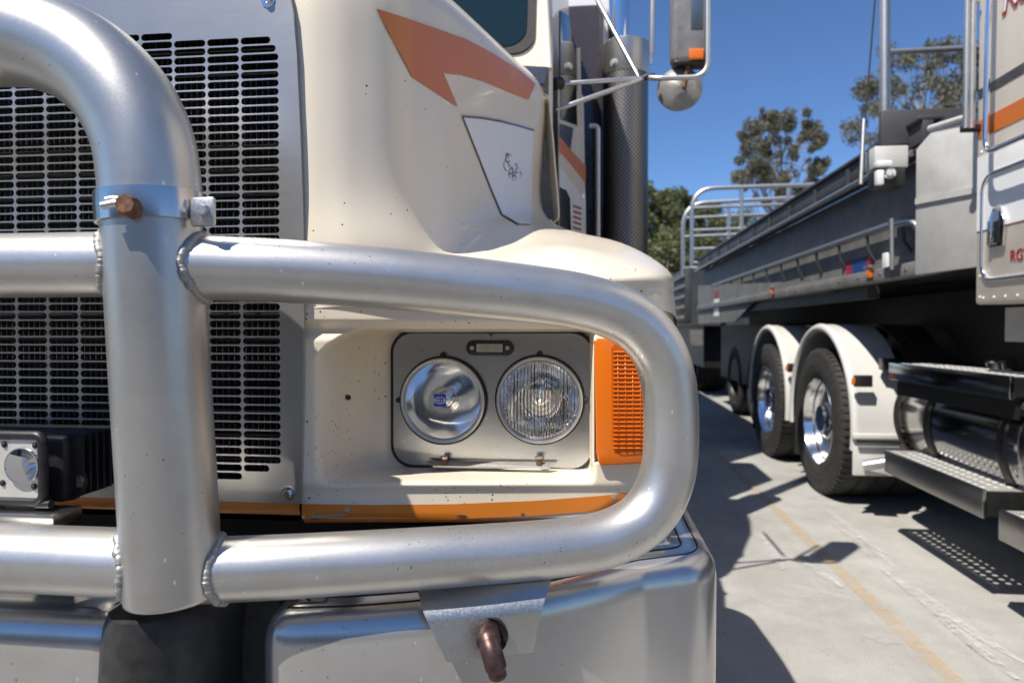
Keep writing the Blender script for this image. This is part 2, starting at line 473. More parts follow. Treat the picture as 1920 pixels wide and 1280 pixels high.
def cyl(name, a, b, r, mat, parent=None, seg=20):
    return tube(name, [a, b], r, mat, parent, seg)
def lathe(name, prof, origin, axis, mat, parent=None, seg=40, uv=None):
    """prof: (radius, height along axis)"""
    axis = Vector(axis).normalized(); origin = Vector(origin)
    n = axis.orthogonal().normalized(); bn = axis.cross(n)
    vs, fs = [], []
    for r, h in prof:
        for j in range(seg):
            a = 2 * math.pi * j / seg
            vs.append(origin + axis * h + (n * math.cos(a) + bn * math.sin(a)) * r)
    for i in range(len(prof) - 1):
        for j in range(seg):
            a = i * seg + j; b2 = i * seg + (j + 1) % seg
            fs.append((a, b2, b2 + seg, a + seg))
    o = mesh(name, vs, fs, mat, parent, smooth=True, angle=32)
    if uv:
        me = o.data; ul = me.uv_layers.new(name='UVMap')
        k = 0
        for i in range(len(prof) - 1):
            for j in range(seg):
                for (di, dj) in ((0, 0), (0, 1), (1, 1), (1, 0)):
                    ul.data[k].uv = ((j + dj) / seg * uv[0], prof[i + di][1] * uv[1]); k += 1
    return o
def rrect(cx, cz, w_, h_, r, n=6):
    """rounded rectangle outline in 2D"""
    out = []
    for sx, sz, a0 in ((1, 1, 0), (-1, 1, 90), (-1, -1, 180), (1, -1, 270)):
        for j in range(n + 1):
            a = math.radians(a0 + 90 * j / n)
            out.append((cx + sx * (w_ / 2 - r) + r * math.cos(a), cz + sz * (h_ / 2 - r) + r * math.sin(a)))
    return out
def empty(name, loc):
    o = bpy.data.objects.new(name, None); COL.objects.link(o); o.location = loc
    o.empty_display_size = 0.2
    return o
def tag(o, label=None, cat=None, group=None, kind=None):
    if label: o['label'] = label
    if cat: o['category'] = cat
    if group: o['group'] = group
    if kind: o['kind'] = kind
    return o
def bolt(name, p, axis, r, mat, parent, washer=True):
    axis = Vector(axis).normalized(); p = Vector(p)
    prof = []
    if washer: prof += [(0.0001, 0.0), (r * 1.7, 0.0), (r * 1.7, r * 0.25), (r * 1.0, r * 0.25)]
    else: prof += [(r, 0)]
    prof += [(r * 1.0, r * 0.9), (r * 0.85, r * 1.05), (0.0001, r * 1.05)]
    return lathe(name, prof, p, axis, mat, parent, seg=6 if not washer else 12)
def text_obj(name, body, size, origin, right, up, mat, parent, extrude=0.0006, shear=0.0, offset=0.0, bold=None):
    cu = bpy.data.curves.new(name + '_curve', 'FONT'); cu.body = body; cu.size = size; cu.extrude = extrude
    cu.shear = shear; cu.offset = offset
    tmp = bpy.data.objects.new('tmp_text', cu); COL.objects.link(tmp)
    dg = bpy.context.evaluated_depsgraph_get(); dg.update()
    me = bpy.data.meshes.new_from_object(tmp.evaluated_get(dg))
    bpy.data.objects.remove(tmp)
    right = Vector(right).normalized(); up = Vector(up).normalized(); nrm = right.cross(up)
    for v in me.vertices:
        v.co = Vector(origin) + right * v.co.x + up * v.co.y + nrm * v.co.z
    me.name = name
    me.materials.clear()
    return link(name, me, mat, parent)

# ================================================================== SETTING
ground = mesh('concrete_yard', [(-300, -200, 0), (300, -200, 0), (300, 500, 0), (-300, 500, 0)], [(0, 1, 2, 3)], M['concrete'])
tag(ground, kind='structure')
def ribbon(name, pts, width, z, mat, parent):
    pts = catmull([Vector((p[0], p[1], 0)) for p in pts], 6); vs, fs = [], []
    for i, p in enumerate(pts):
        t = (pts[min(i + 1, len(pts) - 1)] - pts[max(i - 1, 0)]).normalized(); n = Vector((-t.y, t.x, 0))
        wv = width * (0.35 + 0.65 * math.sin(math.pi * min(1, max(0, i / (len(pts) - 1))))) if name != 'yellow_line' else width
        vs += [p + n * wv / 2 + Vector((0, 0, z)), p - n * wv / 2 + Vector((0, 0, z))]
    for i in range(len(pts) - 1): fs.append((2 * i, 2 * i + 1, 2 * i + 3, 2 * i + 2))
    return mesh(name, vs, fs, mat, parent)
def gp(px, py):
    d = ray(px, py); p = CAM + d * (-H / d.z); return (p.x, p.y)
ribbon('yellow_line', [(1.185, 0.6), (1.187, 2), (1.183, 5), (1.187, 11), (1.185, 30)], 0.066, 0.004, M['yellow'], ground)
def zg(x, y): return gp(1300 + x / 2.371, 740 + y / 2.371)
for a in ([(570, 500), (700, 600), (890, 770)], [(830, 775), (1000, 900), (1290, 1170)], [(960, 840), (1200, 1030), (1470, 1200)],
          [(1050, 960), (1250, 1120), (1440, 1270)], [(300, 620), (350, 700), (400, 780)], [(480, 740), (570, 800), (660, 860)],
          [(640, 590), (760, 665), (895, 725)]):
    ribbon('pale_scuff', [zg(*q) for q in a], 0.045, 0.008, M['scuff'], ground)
ribbon('painted_light_swathe', [zg(*q) for q in ((130, 800), (420, 900), (700, 980), (920, 1110))], .34, .006, M['swathe'], ground)  # broad patch of chrome-thrown light, painted on the ground
ribbon('painted_light_swathe', [zg(*q) for q in ((560, 500), (800, 690), (1100, 940), (1470, 1250))], .16, .0065, M['swathe'], ground)

apron = mesh('added_asphalt_apron', [(-40, -60, .004), (40, -60, .004), (40, .45, .004), (-40, .45, .004)], [(0, 1, 2, 3)], M['asphalt'])  # unseen dark ground added in front to darken the metal's reflections
tag(apron, kind='structure')
shed = empty('added_shed', (-4, -26, 0))  # unseen shed added behind the camera so metal reflects something dark
tag(shed, 'unseen grey steel shed added behind the camera to darken metal reflections', 'shed')
box('wall', (-40, -34, 0), (30, -24, 6.5), M['shed'], shed)
prism('roof', [(-40.5, -23.6, 6.5), (-40.5, -34.4, 6.5), (-40.5, -29, 8.2)], (71, 0, 0), M['shed'], shed)
for k in range(6):
    box('roller_door', (-36 + k * 11, -23.99, 0), (-30 + k * 11, -23.93, 4.8), M['black'], shed)
hill = []
hf = []
nx, ny = 40, 12
for j in range(ny + 1):
    for i in range(nx + 1):
        x = -120 + 240 * i / nx; y = 60 + 120 * j / ny
        t = min(1, max(0, (y - 62) / 70)); t = t * t * (3 - 2 * t)
        hill.append((x, y, -0.3 + t * (5 + 1.5 * math.sin(x * 0.07) + 0.8 * math.sin(x * 0.19 + y * 0.05))))
for j in range(ny):
    for i in range(nx):
        a = j * (nx + 1) + i; hf.append((a, a + 1, a + nx + 2, a + nx + 1))
tag(mesh('hill', hill, hf, M['grass'], smooth=True), kind='structure')

# ================================================================== CREAM TRUCK IN FRONT
truck = empty('cream_truck', (-1.05, 2.5, 0))
tag(truck, 'cream truck with orange flashes, slotted steel grille and silver tube bull bar', 'truck')
CX = -1.05
def mirror_copy(o, parent):
    c = o.copy(); COL.objects.link(c)
    c.parent = None
    c.matrix_world = Matrix.Translation((2 * CX, 0, 0)) @ Matrix.Scale(-1, 4, (1, 0, 0))
    c.parent = parent
    c.matrix_parent_inverse = wmat(parent).inverted()
    return c
def mx(p): return Vector((2 * CX - p[0], p[1], p[2]))

# ---- hood and guard, one skin
ST = [  # side point, top z, base z, edge point, lower point
    ((-.432, .958), .60, .060, V(-.428, .959, .042), at(566, 578, .957)),
    ((-.392, .964), .61, .065, V(-.372, .970, .046), at(622, 576, .970)),
    ((-.350, .988), .625, .070, V(-.270, .993, .052), at(722, 576, .994)),
    ((-.302, 1.045), .645, .082, V(-.180, 1.018, .060), at(842, 576, 1.022)),
    ((-.275, 1.15), .665, .112, V(-.080, 1.050, .072), at(962, 577, 1.050)),
    ((-.245, 1.35), .70, .160, V(.020, 1.090, .085), at(1092, 582, 1.090)),
    ((-.215, 1.60), .735, .215, V(.110, 1.190, .100), V(.128, 1.180, .030)),
    ((-.187, 1.85), .77, .262, V(.158, 1.420, .120), V(.176, 1.420, .000)),
    ((-.165, 2.05), .80, .295, V(.162, 1.750, .150), V(.180, 1.750, .000)),
    ((-.160, 2.24), .815, .305, V(.160, 2.150, .100), V(.180, 2.150, -.05)),
]
prof = []
for i, (s, zt, zb, E, L) in enumerate(ST):
    a = Vector(ST[max(0, i - 1)][0]); c = Vector(ST[min(len(ST) - 1, i + 1)][0])
    t = (c - a).normalized(); n = Vector((t.y, -t.x))
    if i == 0: n = Vector((0.25, -1)).normalized()
    Sx = Vector(s)
    lean = 0.035 * max(0, (i - 5) / 4)
    def q(off, z, k=0): 
        p = Sx + n * (off + lean * k); return V(p.x, p.y, z)
    Sv = V(s[0], s[1], zb); ow = (0, .35, .8)[i] if i < 3 else 1
    pts = [V(CX, max(s[1], 1.0) + (0.22 if i < 4 else 0.0), zt + .05), q(-.30, zt + .012), q(-.12, zt - .003, 1), q(-.045, zt - .030, 1), q(-.006, zt - .095, 1),
           q(.002 * ow, zb + (zt - zb) * .55, .5), q(.008 * ow, zb + (zt - zb) * .25), q(.03 * ow, zb + .045),]
    sh1 = Sv.lerp(E, .34); sh1.z = H + zb + (E.z - H - zb) * .10 + .004
    sh2 = Sv.lerp(E, .74); sh2.z = H + zb + (E.z - H - zb) * .42 + .008
    if i >= 6: sh2.z -= .022
    if i >= 7: sh1.z -= .008
    pts += [sh1, sh2, E, E.lerp(L, .45) + (L - Sv).normalized() * .006, L]
    prof.append(catmull(pts, 5))
cols = [catmull([p[j] for p in prof], 6) for j in range(len(prof[0]))]
nv, nu = len(cols), len(cols[0])
hv = [cols[j][i] for j in range(nv) for i in range(nu)]
hfc = [(j * nu + i, j * nu + i + 1, (j + 1) * nu + i + 1, (j + 1) * nu + i) for j in range(nv - 1) for i in range(nu - 1)]
hood = mesh('hood', hv, hfc, M['cream'], truck, smooth=True)
HOOD_BVH = BVHTree.FromPolygons(hv, hfc)
mirror_copy(hood, truck)
# lip joining both halves of the hood above the grille
lip = []
for X in (-.43, -.7, CX, 2 * CX + .7, 2 * CX + .43):
    for (yy, zz) in ((1.25, .65), (1.10, .62), (1.0, .60), (.965, .57), (.957, .50), (.957, .455)):
        lip.append(V(X, yy, zz))
lf = [(i * 6 + k, i * 6 + k + 1, (i + 1) * 6 + k + 1, (i + 1) * 6 + k) for i in range(4) for k in range(5)]
mesh('hood_lip', lip, lf, M['cream'], truck, smooth=True)

# ---- front face with the recessed lamp bucket
def sst(a, b, x):
    t = min(1, max(0, (x - a) / (b - a))); return t * t * (3 - 2 * t)
def Yf(px):
    y = .957 + (px - 566) * .000252
    if px < 640: y -= 0.008 * sst(640, 566, px) * 0 
    if px > 1150: y += ((px - 1150) / 100.0) ** 2 * .075
    return y
def front_depth(px, py):
    yt = 617 + (0 if px > 700 else ((700 - px) / 100.0) ** 2.2 * 46)
    yb = 908 + (0 if px > 735 else ((735 - px) / 130.0) ** 2 * 12)
    m = sst(588, 738, px) ** 0.8 * sst(yt - 2, yt + 7, py) * (1 - sst(872, yb, py)) * (1 - sst(1103, 1116, px))
    y0 = Yf(px) + .006 * sst(905, 925, py)
    # soft rolled edge over the bucket
    y0 += .010 * sst(598, 617, py) * (1 - sst(617, 640, py))
    y = y0 + (1.150 - y0) * m
    if 1117 < px < 1232 and 640 < py < 866: y += .02
    if 747 < px < 1102 and 634 < py < 863: y = 1.23
    return y
xs = [566 + 4 * i for i in range(164)]
ys = [576 + 3 * i for i in range(13)] + [614 + 1.5 * i for i in range(8)] + [627 + 4 * i for i in range(87)]
fv = [at(x, y, front_depth(x, y)) for y in ys for x in xs]
# turn under at the bottom and back at the left edge
last = [v + Vector((0, .012, -.010)) for v in fv[-len(xs):]]
last2 = [v + Vector((0, .05, -.012)) for v in last]
fv += last + last2
W = len(xs)
ff = [(j * W + i, j * W + i + 1, (j + 1) * W + i + 1, (j + 1) * W + i) for j in range(len(ys) + 1) for i in range(W - 1)]
front = mesh('lamp_bucket_panel', fv, ff, M['cream_chipped'], truck, smooth=True)
front.data.materials.append(M['orange_chip'])
for p_ in front.data.polygons:
    if p_.index >= (len(ys) - 1) * (W - 1): p_.material_index = 1
FRONT_BVH = BVHTree.FromPolygons(fv, ff)
mirror_copy(front, truck)
# outer side of the guard
e0 = at(1218, 700, front_depth(1218, 700))
sp = [(e0.x, e0.y), (.128, 1.18), (.176, 1.42), (.18, 1.75), (.18, 2.15)]
sv, sf = [], []
for k, zz in enumerate((.03, -.08, -.20, -.285)):
    for (x, y) in sp: sv.append(V(x - .004 * k, y, zz if y < 1.3 else zz * (0.75 if y < 1.5 else .35)))
for k in range(3):
    for i in range(4): sf.append((k * 5 + i, k * 5 + i + 1, k * 5 + i + 6, k * 5 + i + 5))
gs = mesh('guard_side', sv, sf, M['cream'], truck, smooth=True)
mirror_copy(gs, truck)

# ---- painted decals laid on the skin
def decal(name, poly, bvh, mat, parent, off=0.0022, step=8):
    bm = bmesh.new()
    vs = [bm.verts.new((x, y, 0)) for x, y in poly]
    bm.faces.new(vs)
    x0, x1 = min(p[0] for p in poly), max(p[0] for p in poly); y0, y1 = min(p[1] for p in poly), max(p[1] for p in poly)
    x = x0 + step * .5
    while x < x1:
        bmesh.ops.bisect_plane(bm, geom=bm.verts[:] + bm.edges[:] + bm.faces[:], plane_co=(x, 0, 0), plane_no=(1, 0, 0)); x += step
    y = y0 + step * .5
    while y < y1:
        bmesh.ops.bisect_plane(bm, geom=bm.verts[:] + bm.edges[:] + bm.faces[:], plane_co=(0, y, 0), plane_no=(0, 1, 0)); y += step
    bad = []
    for v in bm.verts:
        d = ray(v.co.x, v.co.y).normalized()
        loc, nrm, idx, dist = bvh.ray_cast(CAM, d)
        if loc is None: bad.append(v); continue
        if nrm.dot(d) > 0: nrm = -nrm
        v.co = loc + nrm * off
    if bad: bmesh.ops.delete(bm, geom=bad, context='VERTS')
    return frombm(name, bm, mat, parent, smooth=True, angle=80)
decal('orange_flash', [(704.5, 17.6), (760, 35), (818, 55), (872, 74), (925, 102), (974, 133), (1003, 158), (990, 187), (951, 172), (904, 152), (865, 141), (829.5, 137), (857, 201), (771, 144.5)], HOOD_BVH, M['orange'], hood)
decal('white_panel', [(866, 220), (900, 223), (940, 230), (975, 239), (999, 246), (997, 300), (996, 360), (996, 422), (972, 421), (940, 403), (920, 355), (895, 292)], HOOD_BVH, M['white'], hood, off=.0022, step=7)
decal('maroon_pinstripe', [(864, 217), (900, 219.5), (940, 226.5), (975, 235.5), (1000, 243), (1000, 247), (975, 239.5), (940, 230.5), (900, 223.5), (866, 221)], HOOD_BVH, M['maroon'], hood, off=.0028, step=7)
decal('dark_pinstripe', [(864.5, 219), (866.5, 220), (895.5, 292), (920, 355), (940.5, 402.5), (973, 420.5), (972, 422.5), (939.5, 404.5), (918.5, 355.5), (894, 292.5)], HOOD_BVH, M['maroon'], hood, off=.0029, step=7)
def curl(cx, cy, r0, r1, a0, a1, wd, sx=.6):
    n = 14; o, i_ = [], []
    for k in range(n + 1):
        t = k / n; a = math.radians(a0 + (a1 - a0) * t); r = r0 + (r1 - r0) * t
        ww = wd * (0.3 + math.sin(math.pi * t))
        o.append((cx + (r + ww) * math.cos(a) * sx, cy + (r + ww) * math.sin(a)))
        i_.append((cx + (r - ww) * math.cos(a) * sx, cy + (r - ww) * math.sin(a)))
    return o + i_[::-1]
for c in (curl(951, 299, 4, 11, 20, 330, 1.5), curl(956, 319, 3, 9, 200, 520, 1.5), curl(961, 335, 3, 8, 100, 400, 1.4), curl(968, 321, 2, 7, 30, 320, 1.1), curl(950, 311, 9, 14, 90, 230, 1.1), curl(972, 326, 3, 8, 260, 430, 1.0),
          curl(948, 292, 2, 7, 200, 430, 1.2), curl(958, 329, 8, 13, 140, 260, 1.1), curl(965, 311, 2, 6, 180, 440, 1.0), curl(954, 308, 2, 6, 0, 300, 1.0), curl(962, 327, 2, 5, 90, 400, .9)):
    decal('scroll_motif', c, HOOD_BVH, M['maroon'], hood, off=.0030, step=8)
decal('orange_sill_stripe', [(567, 944), (700, 946), (850, 944), (1000, 938), (1120, 929), (1190, 922), (1190, 948), (1120, 957), (1000, 966), (850, 972), (700, 973.5), (567, 973)], FRONT_BVH, M['orange_chip'], front, off=.0016, step=8)
rc = random.Random(4)
for (cx_, cy_, w_, h_) in ((622, 966, 36, 5), (590, 968, 12, 4), (864, 966, 13, 3), (700, 969, 7, 3), (980, 963, 5, 2.5)):
    pg = []
    for k_ in range(18):
        a_ = k_ * math.pi / 9; f_ = rc.uniform(.55, 1.1); pg.append((cx_ + w_ * math.cos(a_) * f_, min(972, cy_ + h_ * math.sin(a_) * f_)))
    decal('paint_chip', pg, FRONT_BVH, M['plate'], front, off=.0024, step=9)
decal('drilled_hole', [(651 + 5 * math.cos(a * .5236), 745 + 5 * math.sin(a * .5236)) for a in range(12)], FRONT_BVH, M['black'], front, step=30)

# ---- rear air scoop with flanged frame on the hood side
ctr = V(-.13, 2.1, .5)
pl = prism('air_scoop', [at(998, 190, 2.17), at(1027, 196, 2.17), at(1041, 405, 2.17), at(1002, 424, 2.17)], (0, .03, 0), M['scoop'], truck)
box_pts = [at(984, 168, 2.02), at(1024, 182, 2.08)]
fl = catmull([at(976, 159, 2.0), at(1004, 168, 2.06)], 4) + fillet([at(1006, 169, 2.06), at(1028, 179, 2.10), at(1036, 262, 2.10), at(1047, 398, 2.10), at(1046, 412, 2.10), at(1003, 427, 2.08)], .02, 5)
vs, fs = [], []
for p in fl:
    vs += [p, p + Vector((.004, .008, 0)), p + Vector((-.018, .09, -.004)), p + Vector((-.024, .085, -.006))]
for i in range(len(fl) - 1):
    for k in range(4):
        a, b2 = i * 4 + k, i * 4 + (k + 1) % 4
        fs.append((a, b2, b2 + 4, a + 4))
mesh('scoop_flange', vs, fs, M['cream'], pl, smooth=False)
tube('scoop_divider', [at(1000, 230, 2.10), at(1003, 320, 2.10), at(1007, 418, 2.10)], .004, M['cream'], pl, seg=8)
prism('scoop_opening', [at(995, 335, 2.09), at(999, 337, 2.09), at(1002, 360, 2.09), at(1003, 395, 2.09), at(1001, 420, 2.09), at(996, 420, 2.09), at(993, 380, 2.09)], (0, .01, 0), M['black'], pl)
prism('scoop_top', [at(986, 172, 2.03), at(1026, 182, 2.09), at(1027, 197, 2.16), at(990, 192, 2.16)], (0, .004, -.006), M['cream'], pl)

# ---- grille panel with real slots
GY = .95
def gx(px, py=480): return at(px, py, GY).x
Xr = gx(526); rows = 53; rp = 15.9 / 1278.0; sh = 12.9 / 1278.0
ztop = at(480, 52, GY).z; zbot = ztop - rows * rp
tops_px = [80, 67, 68, 58, 60, 56, 56, 55]
bots_px = [874, 890]
gv, gf = [], []
def gadd(pts):
    base = len(gv); gv.extend(Vector((p[0], p[2] if len(p) > 2 else GY, p[1])) for p in pts); gf.append(tuple(range(base, base + len(pts))))
cpitch = .0517; x_right = Xr; k = 0
TH = .0025
while x_right > 2 * CX - Xr + .01:
    wdt = .0600 if (k == 0) else cpitch
    if x_right - wdt < 2 * CX - Xr + .02: wdt = x_right - (2 * CX - Xr)
    x_left = x_right - wdt
    kk = min(k, 7)
    zt_k = at(480, tops_px[kk] - 4, GY).z if x_right > CX - .5 else at(480, 56 - 4, GY).z
    zb_k = at(480, (bots_px[0] if k == 0 else bots_px[1]) + 4, GY).z
    for r in range(rows):
        z1 = ztop - r * rp; z0 = z1 - rp
        zc = (z0 + z1) / 2
        if zc > zt_k or zc < zb_k:
            gadd([(x_left, z0), (x_right, z0), (x_right, z1), (x_left, z1)]); continue
        a, b2 = x_left + .0013, x_right - .0013
        if k == 0 and zc > zt_k - rp: b2 -= .012
        if k == 0 and zc < zb_k + rp: b2 -= .018
        if k == 0 and zt_k - 2 * rp < zc <= zt_k - rp: b2 -= .004
        rr = sh / 2
        la = [(a + rr - rr * math.sin(math.pi * j / 6), zc - rr * math.cos(math.pi * j / 6)) for j in range(7)]      # bottom -> top by left
        ra = [(b2 - rr + rr * math.sin(math.pi * j / 6), zc - rr * math.cos(math.pi * j / 6)) for j in range(7)]
        gadd([(x_left, z0)] + la + [(x_left, z1)])
        gadd([(x_right, z0), (x_right, z1)] + ra[::-1])
        gadd([(x_left, z1), la[-1], ra[-1], (x_right, z1)])
        gadd([(x_left, z0), (x_right, z0), ra[0], la[0]])
        ringp = la + ra[::-1]
        n_ = len(ringp)
        base = len(gv)
        gv.extend(Vector((p[0], GY, p[1])) for p in ringp); gv.extend(Vector((p[0], GY + TH, p[1])) for p in ringp)
        for j in range(n_):
            gf.append((base + j, base + (j + 1) % n_, base + n_ + (j + 1) % n_, base + n_ + j))
    x_right = x_left; k += 1
# margins: right edge outline
edge_px = [(500, -130), (524, -70), (540, -20), (549, 20), (556, 100), (563, 250), (569, 420), (570, 560), (568, 760), (564, 944)]
E3 = [at(x, y, GY) for x, y in edge_px]
Z_top = E3[0].z; Z_low = E3[-1].z
XL = 2 * CX
for i in range(len(E3) - 1):
    a, b2 = E3[i], E3[i + 1]
    for s in (0, 1):
        f_ = (lambda x: x) if s == 0 else (lambda x: XL - x)
        za = min(a.z, Z_top); zb_ = b2.z
        gadd([(f_(Xr), za), (f_(Xr), zb_), (f_(b2.x), zb_), (f_(a.x), za)])
        gadd([(f_(a.x), za), (f_(b2.x), zb_), (f_(b2.x), zb_, GY + .006), (f_(a.x), za, GY + .006)])
gadd([(XL - Xr, ztop), (Xr, ztop), (Xr, Z_top), (XL - Xr, Z_top)])
gadd([(XL - Xr, Z_low), (Xr, Z_low), (Xr, zbot), (XL - Xr, zbot)])
gadd([(XL - E3[-1].x, Z_low), (E3[-1].x, Z_low), (E3[-1].x, Z_low, GY + .006), (XL - E3[-1].x, Z_low, GY + .006)])
grille = mesh('grille_panel', gv, gf, M['steel'], truck)
for p in ((540, 925), (503, 1)):
    bolt('bolt', at(p[0], p[1], GY), (0, -1, 0), .0062, M['chrome'], grille)
# radiator behind
core = box('radiator_core', V(-1.75, 1.03, -.27), V(-.425, 1.06, .52), M['core'], truck)
vs, fs = [], []
x = -1.72
while x < -.40:
    b0 = len(vs)
    vs += [V(x, 1.015, -.25), V(x + .0007, 1.015, -.25), V(x + .0007, 1.015, .5), V(x, 1.015, .5), V(x, 1.029, -.25), V(x + .0007, 1.029, -.25), V(x + .0007, 1.029, .5), V(x, 1.029, .5)]
    fs += [(b0, b0 + 1, b0 + 2, b0 + 3), (b0, b0 + 3, b0 + 7, b0 + 4), (b0 + 1, b0 + 5, b0 + 6, b0 + 2)]
    x += .0098
fin = mesh('fin_bank', vs, fs, M['fin'], core); fin['kind'] = 'stuff'
vs, fs = [], []
z = -.24
while z < .5:
    tube_geo([V(-1.72, 1.012, z), V(-.41, 1.012, z)], .0028, 6, False, vs, fs)
    z += .0373
o = mesh('core_tube_bank', vs, fs, M['core'], core, smooth=True); o['kind'] = 'stuff'
# dark closing box behind radiator and the underside
box('engine_bay', V(-2.0, 1.24, -.5), V(-.42, 2.2, .45), M['black'], truck)
box('front_crossmember', V(-2.2, 1.165, -.62), V(.02, 1.235, -.30), M['black'], truck)
# lower sill under the grille
sill = []
for (yy, zz) in ((.985, -.238), (.957, -.240), (.953, -.246), (.953, -.268), (.957, -.274), (.985, -.276)):
    sill.append((yy, zz))
vs, fs = [], []
xa, xb = 2 * CX + .421, -.421
nn = 24
for i in range(nn + 1):
    X = xa + (xb - xa) * i / nn
    for yy, zz in sill: vs.append(V(X, yy, zz))
for i in range(nn):
    for k in range(5): fs.append((i * 6 + k, i * 6 + k + 1, (i + 1) * 6 + k + 1, (i + 1) * 6 + k))
mesh('orange_sill', vs, fs, M['orange_chip'], truck, smooth=True, angle=50)

# ---- headlamp plate with two round lamps
PY = 1.143
c1, c2 = at(832, 750, PY), at(1012, 749, PY)
pl_lo, pl_hi = at(738, 870, PY), at(1110, 625, PY)
out = rrect((pl_lo.x + pl_hi.x) / 2, (pl_lo.z + pl_hi.z) / 2, pl_hi.x - pl_lo.x, pl_hi.z - pl_lo.z, .034, 8)
RL = .0715
def holed_plate(c1, c2, out, RL, PY, TH):
    xm = (c1.x + c2.x) / 2
    def inside_out(x, z):
        n = len(out); ins = False; j = n - 1
        for i in range(n):
            if ((out[i][1] > z) != (out[j][1] > z)) and (x < (out[j][0] - out[i][0]) * (z - out[i][1]) / (out[j][1] - out[i][1]) + out[i][0]): ins = not ins
            j = i
        return ins
    pv, pf = [], []
    for c, side in ((c1, -1), (c2, 1)):
        nseg = 96; b0 = len(pv)
        for j in range(nseg):
            a = 2 * math.pi * j / nseg; dx, dz = math.cos(a), math.sin(a)
            lo_, hi_ = 0, .5
            for _ in range(26):
                mid = (lo_ + hi_) / 2; X, Z = c.x + dx * mid, c.z + dz * mid
                ok = inside_out(X, Z) and ((X <= xm) if side < 0 else (X >= xm))
                if ok: lo_ = mid
                else: hi_ = mid
            pv += [Vector((c.x + dx * RL, PY, c.z + dz * RL)), Vector((c.x + dx * lo_, PY, c.z + dz * lo_)), Vector((c.x + dx * lo_, PY + TH, c.z + dz * lo_)), Vector((c.x + dx * RL, PY + TH, c.z + dz * RL))]
        for j in range(nseg):
            a, b2 = b0 + j * 4, b0 + ((j + 1) % nseg) * 4
            pf += [(a, b2, b2 + 1, a + 1), (a + 1, b2 + 1, b2 + 2, a + 2), (a, a + 3, b2 + 3, b2)]
    return pv, pf
pv, pf = holed_plate(c1, c2, out, RL, PY, .004)
plate = mesh('headlamp_plate', pv, pf, M['plate'], truck)
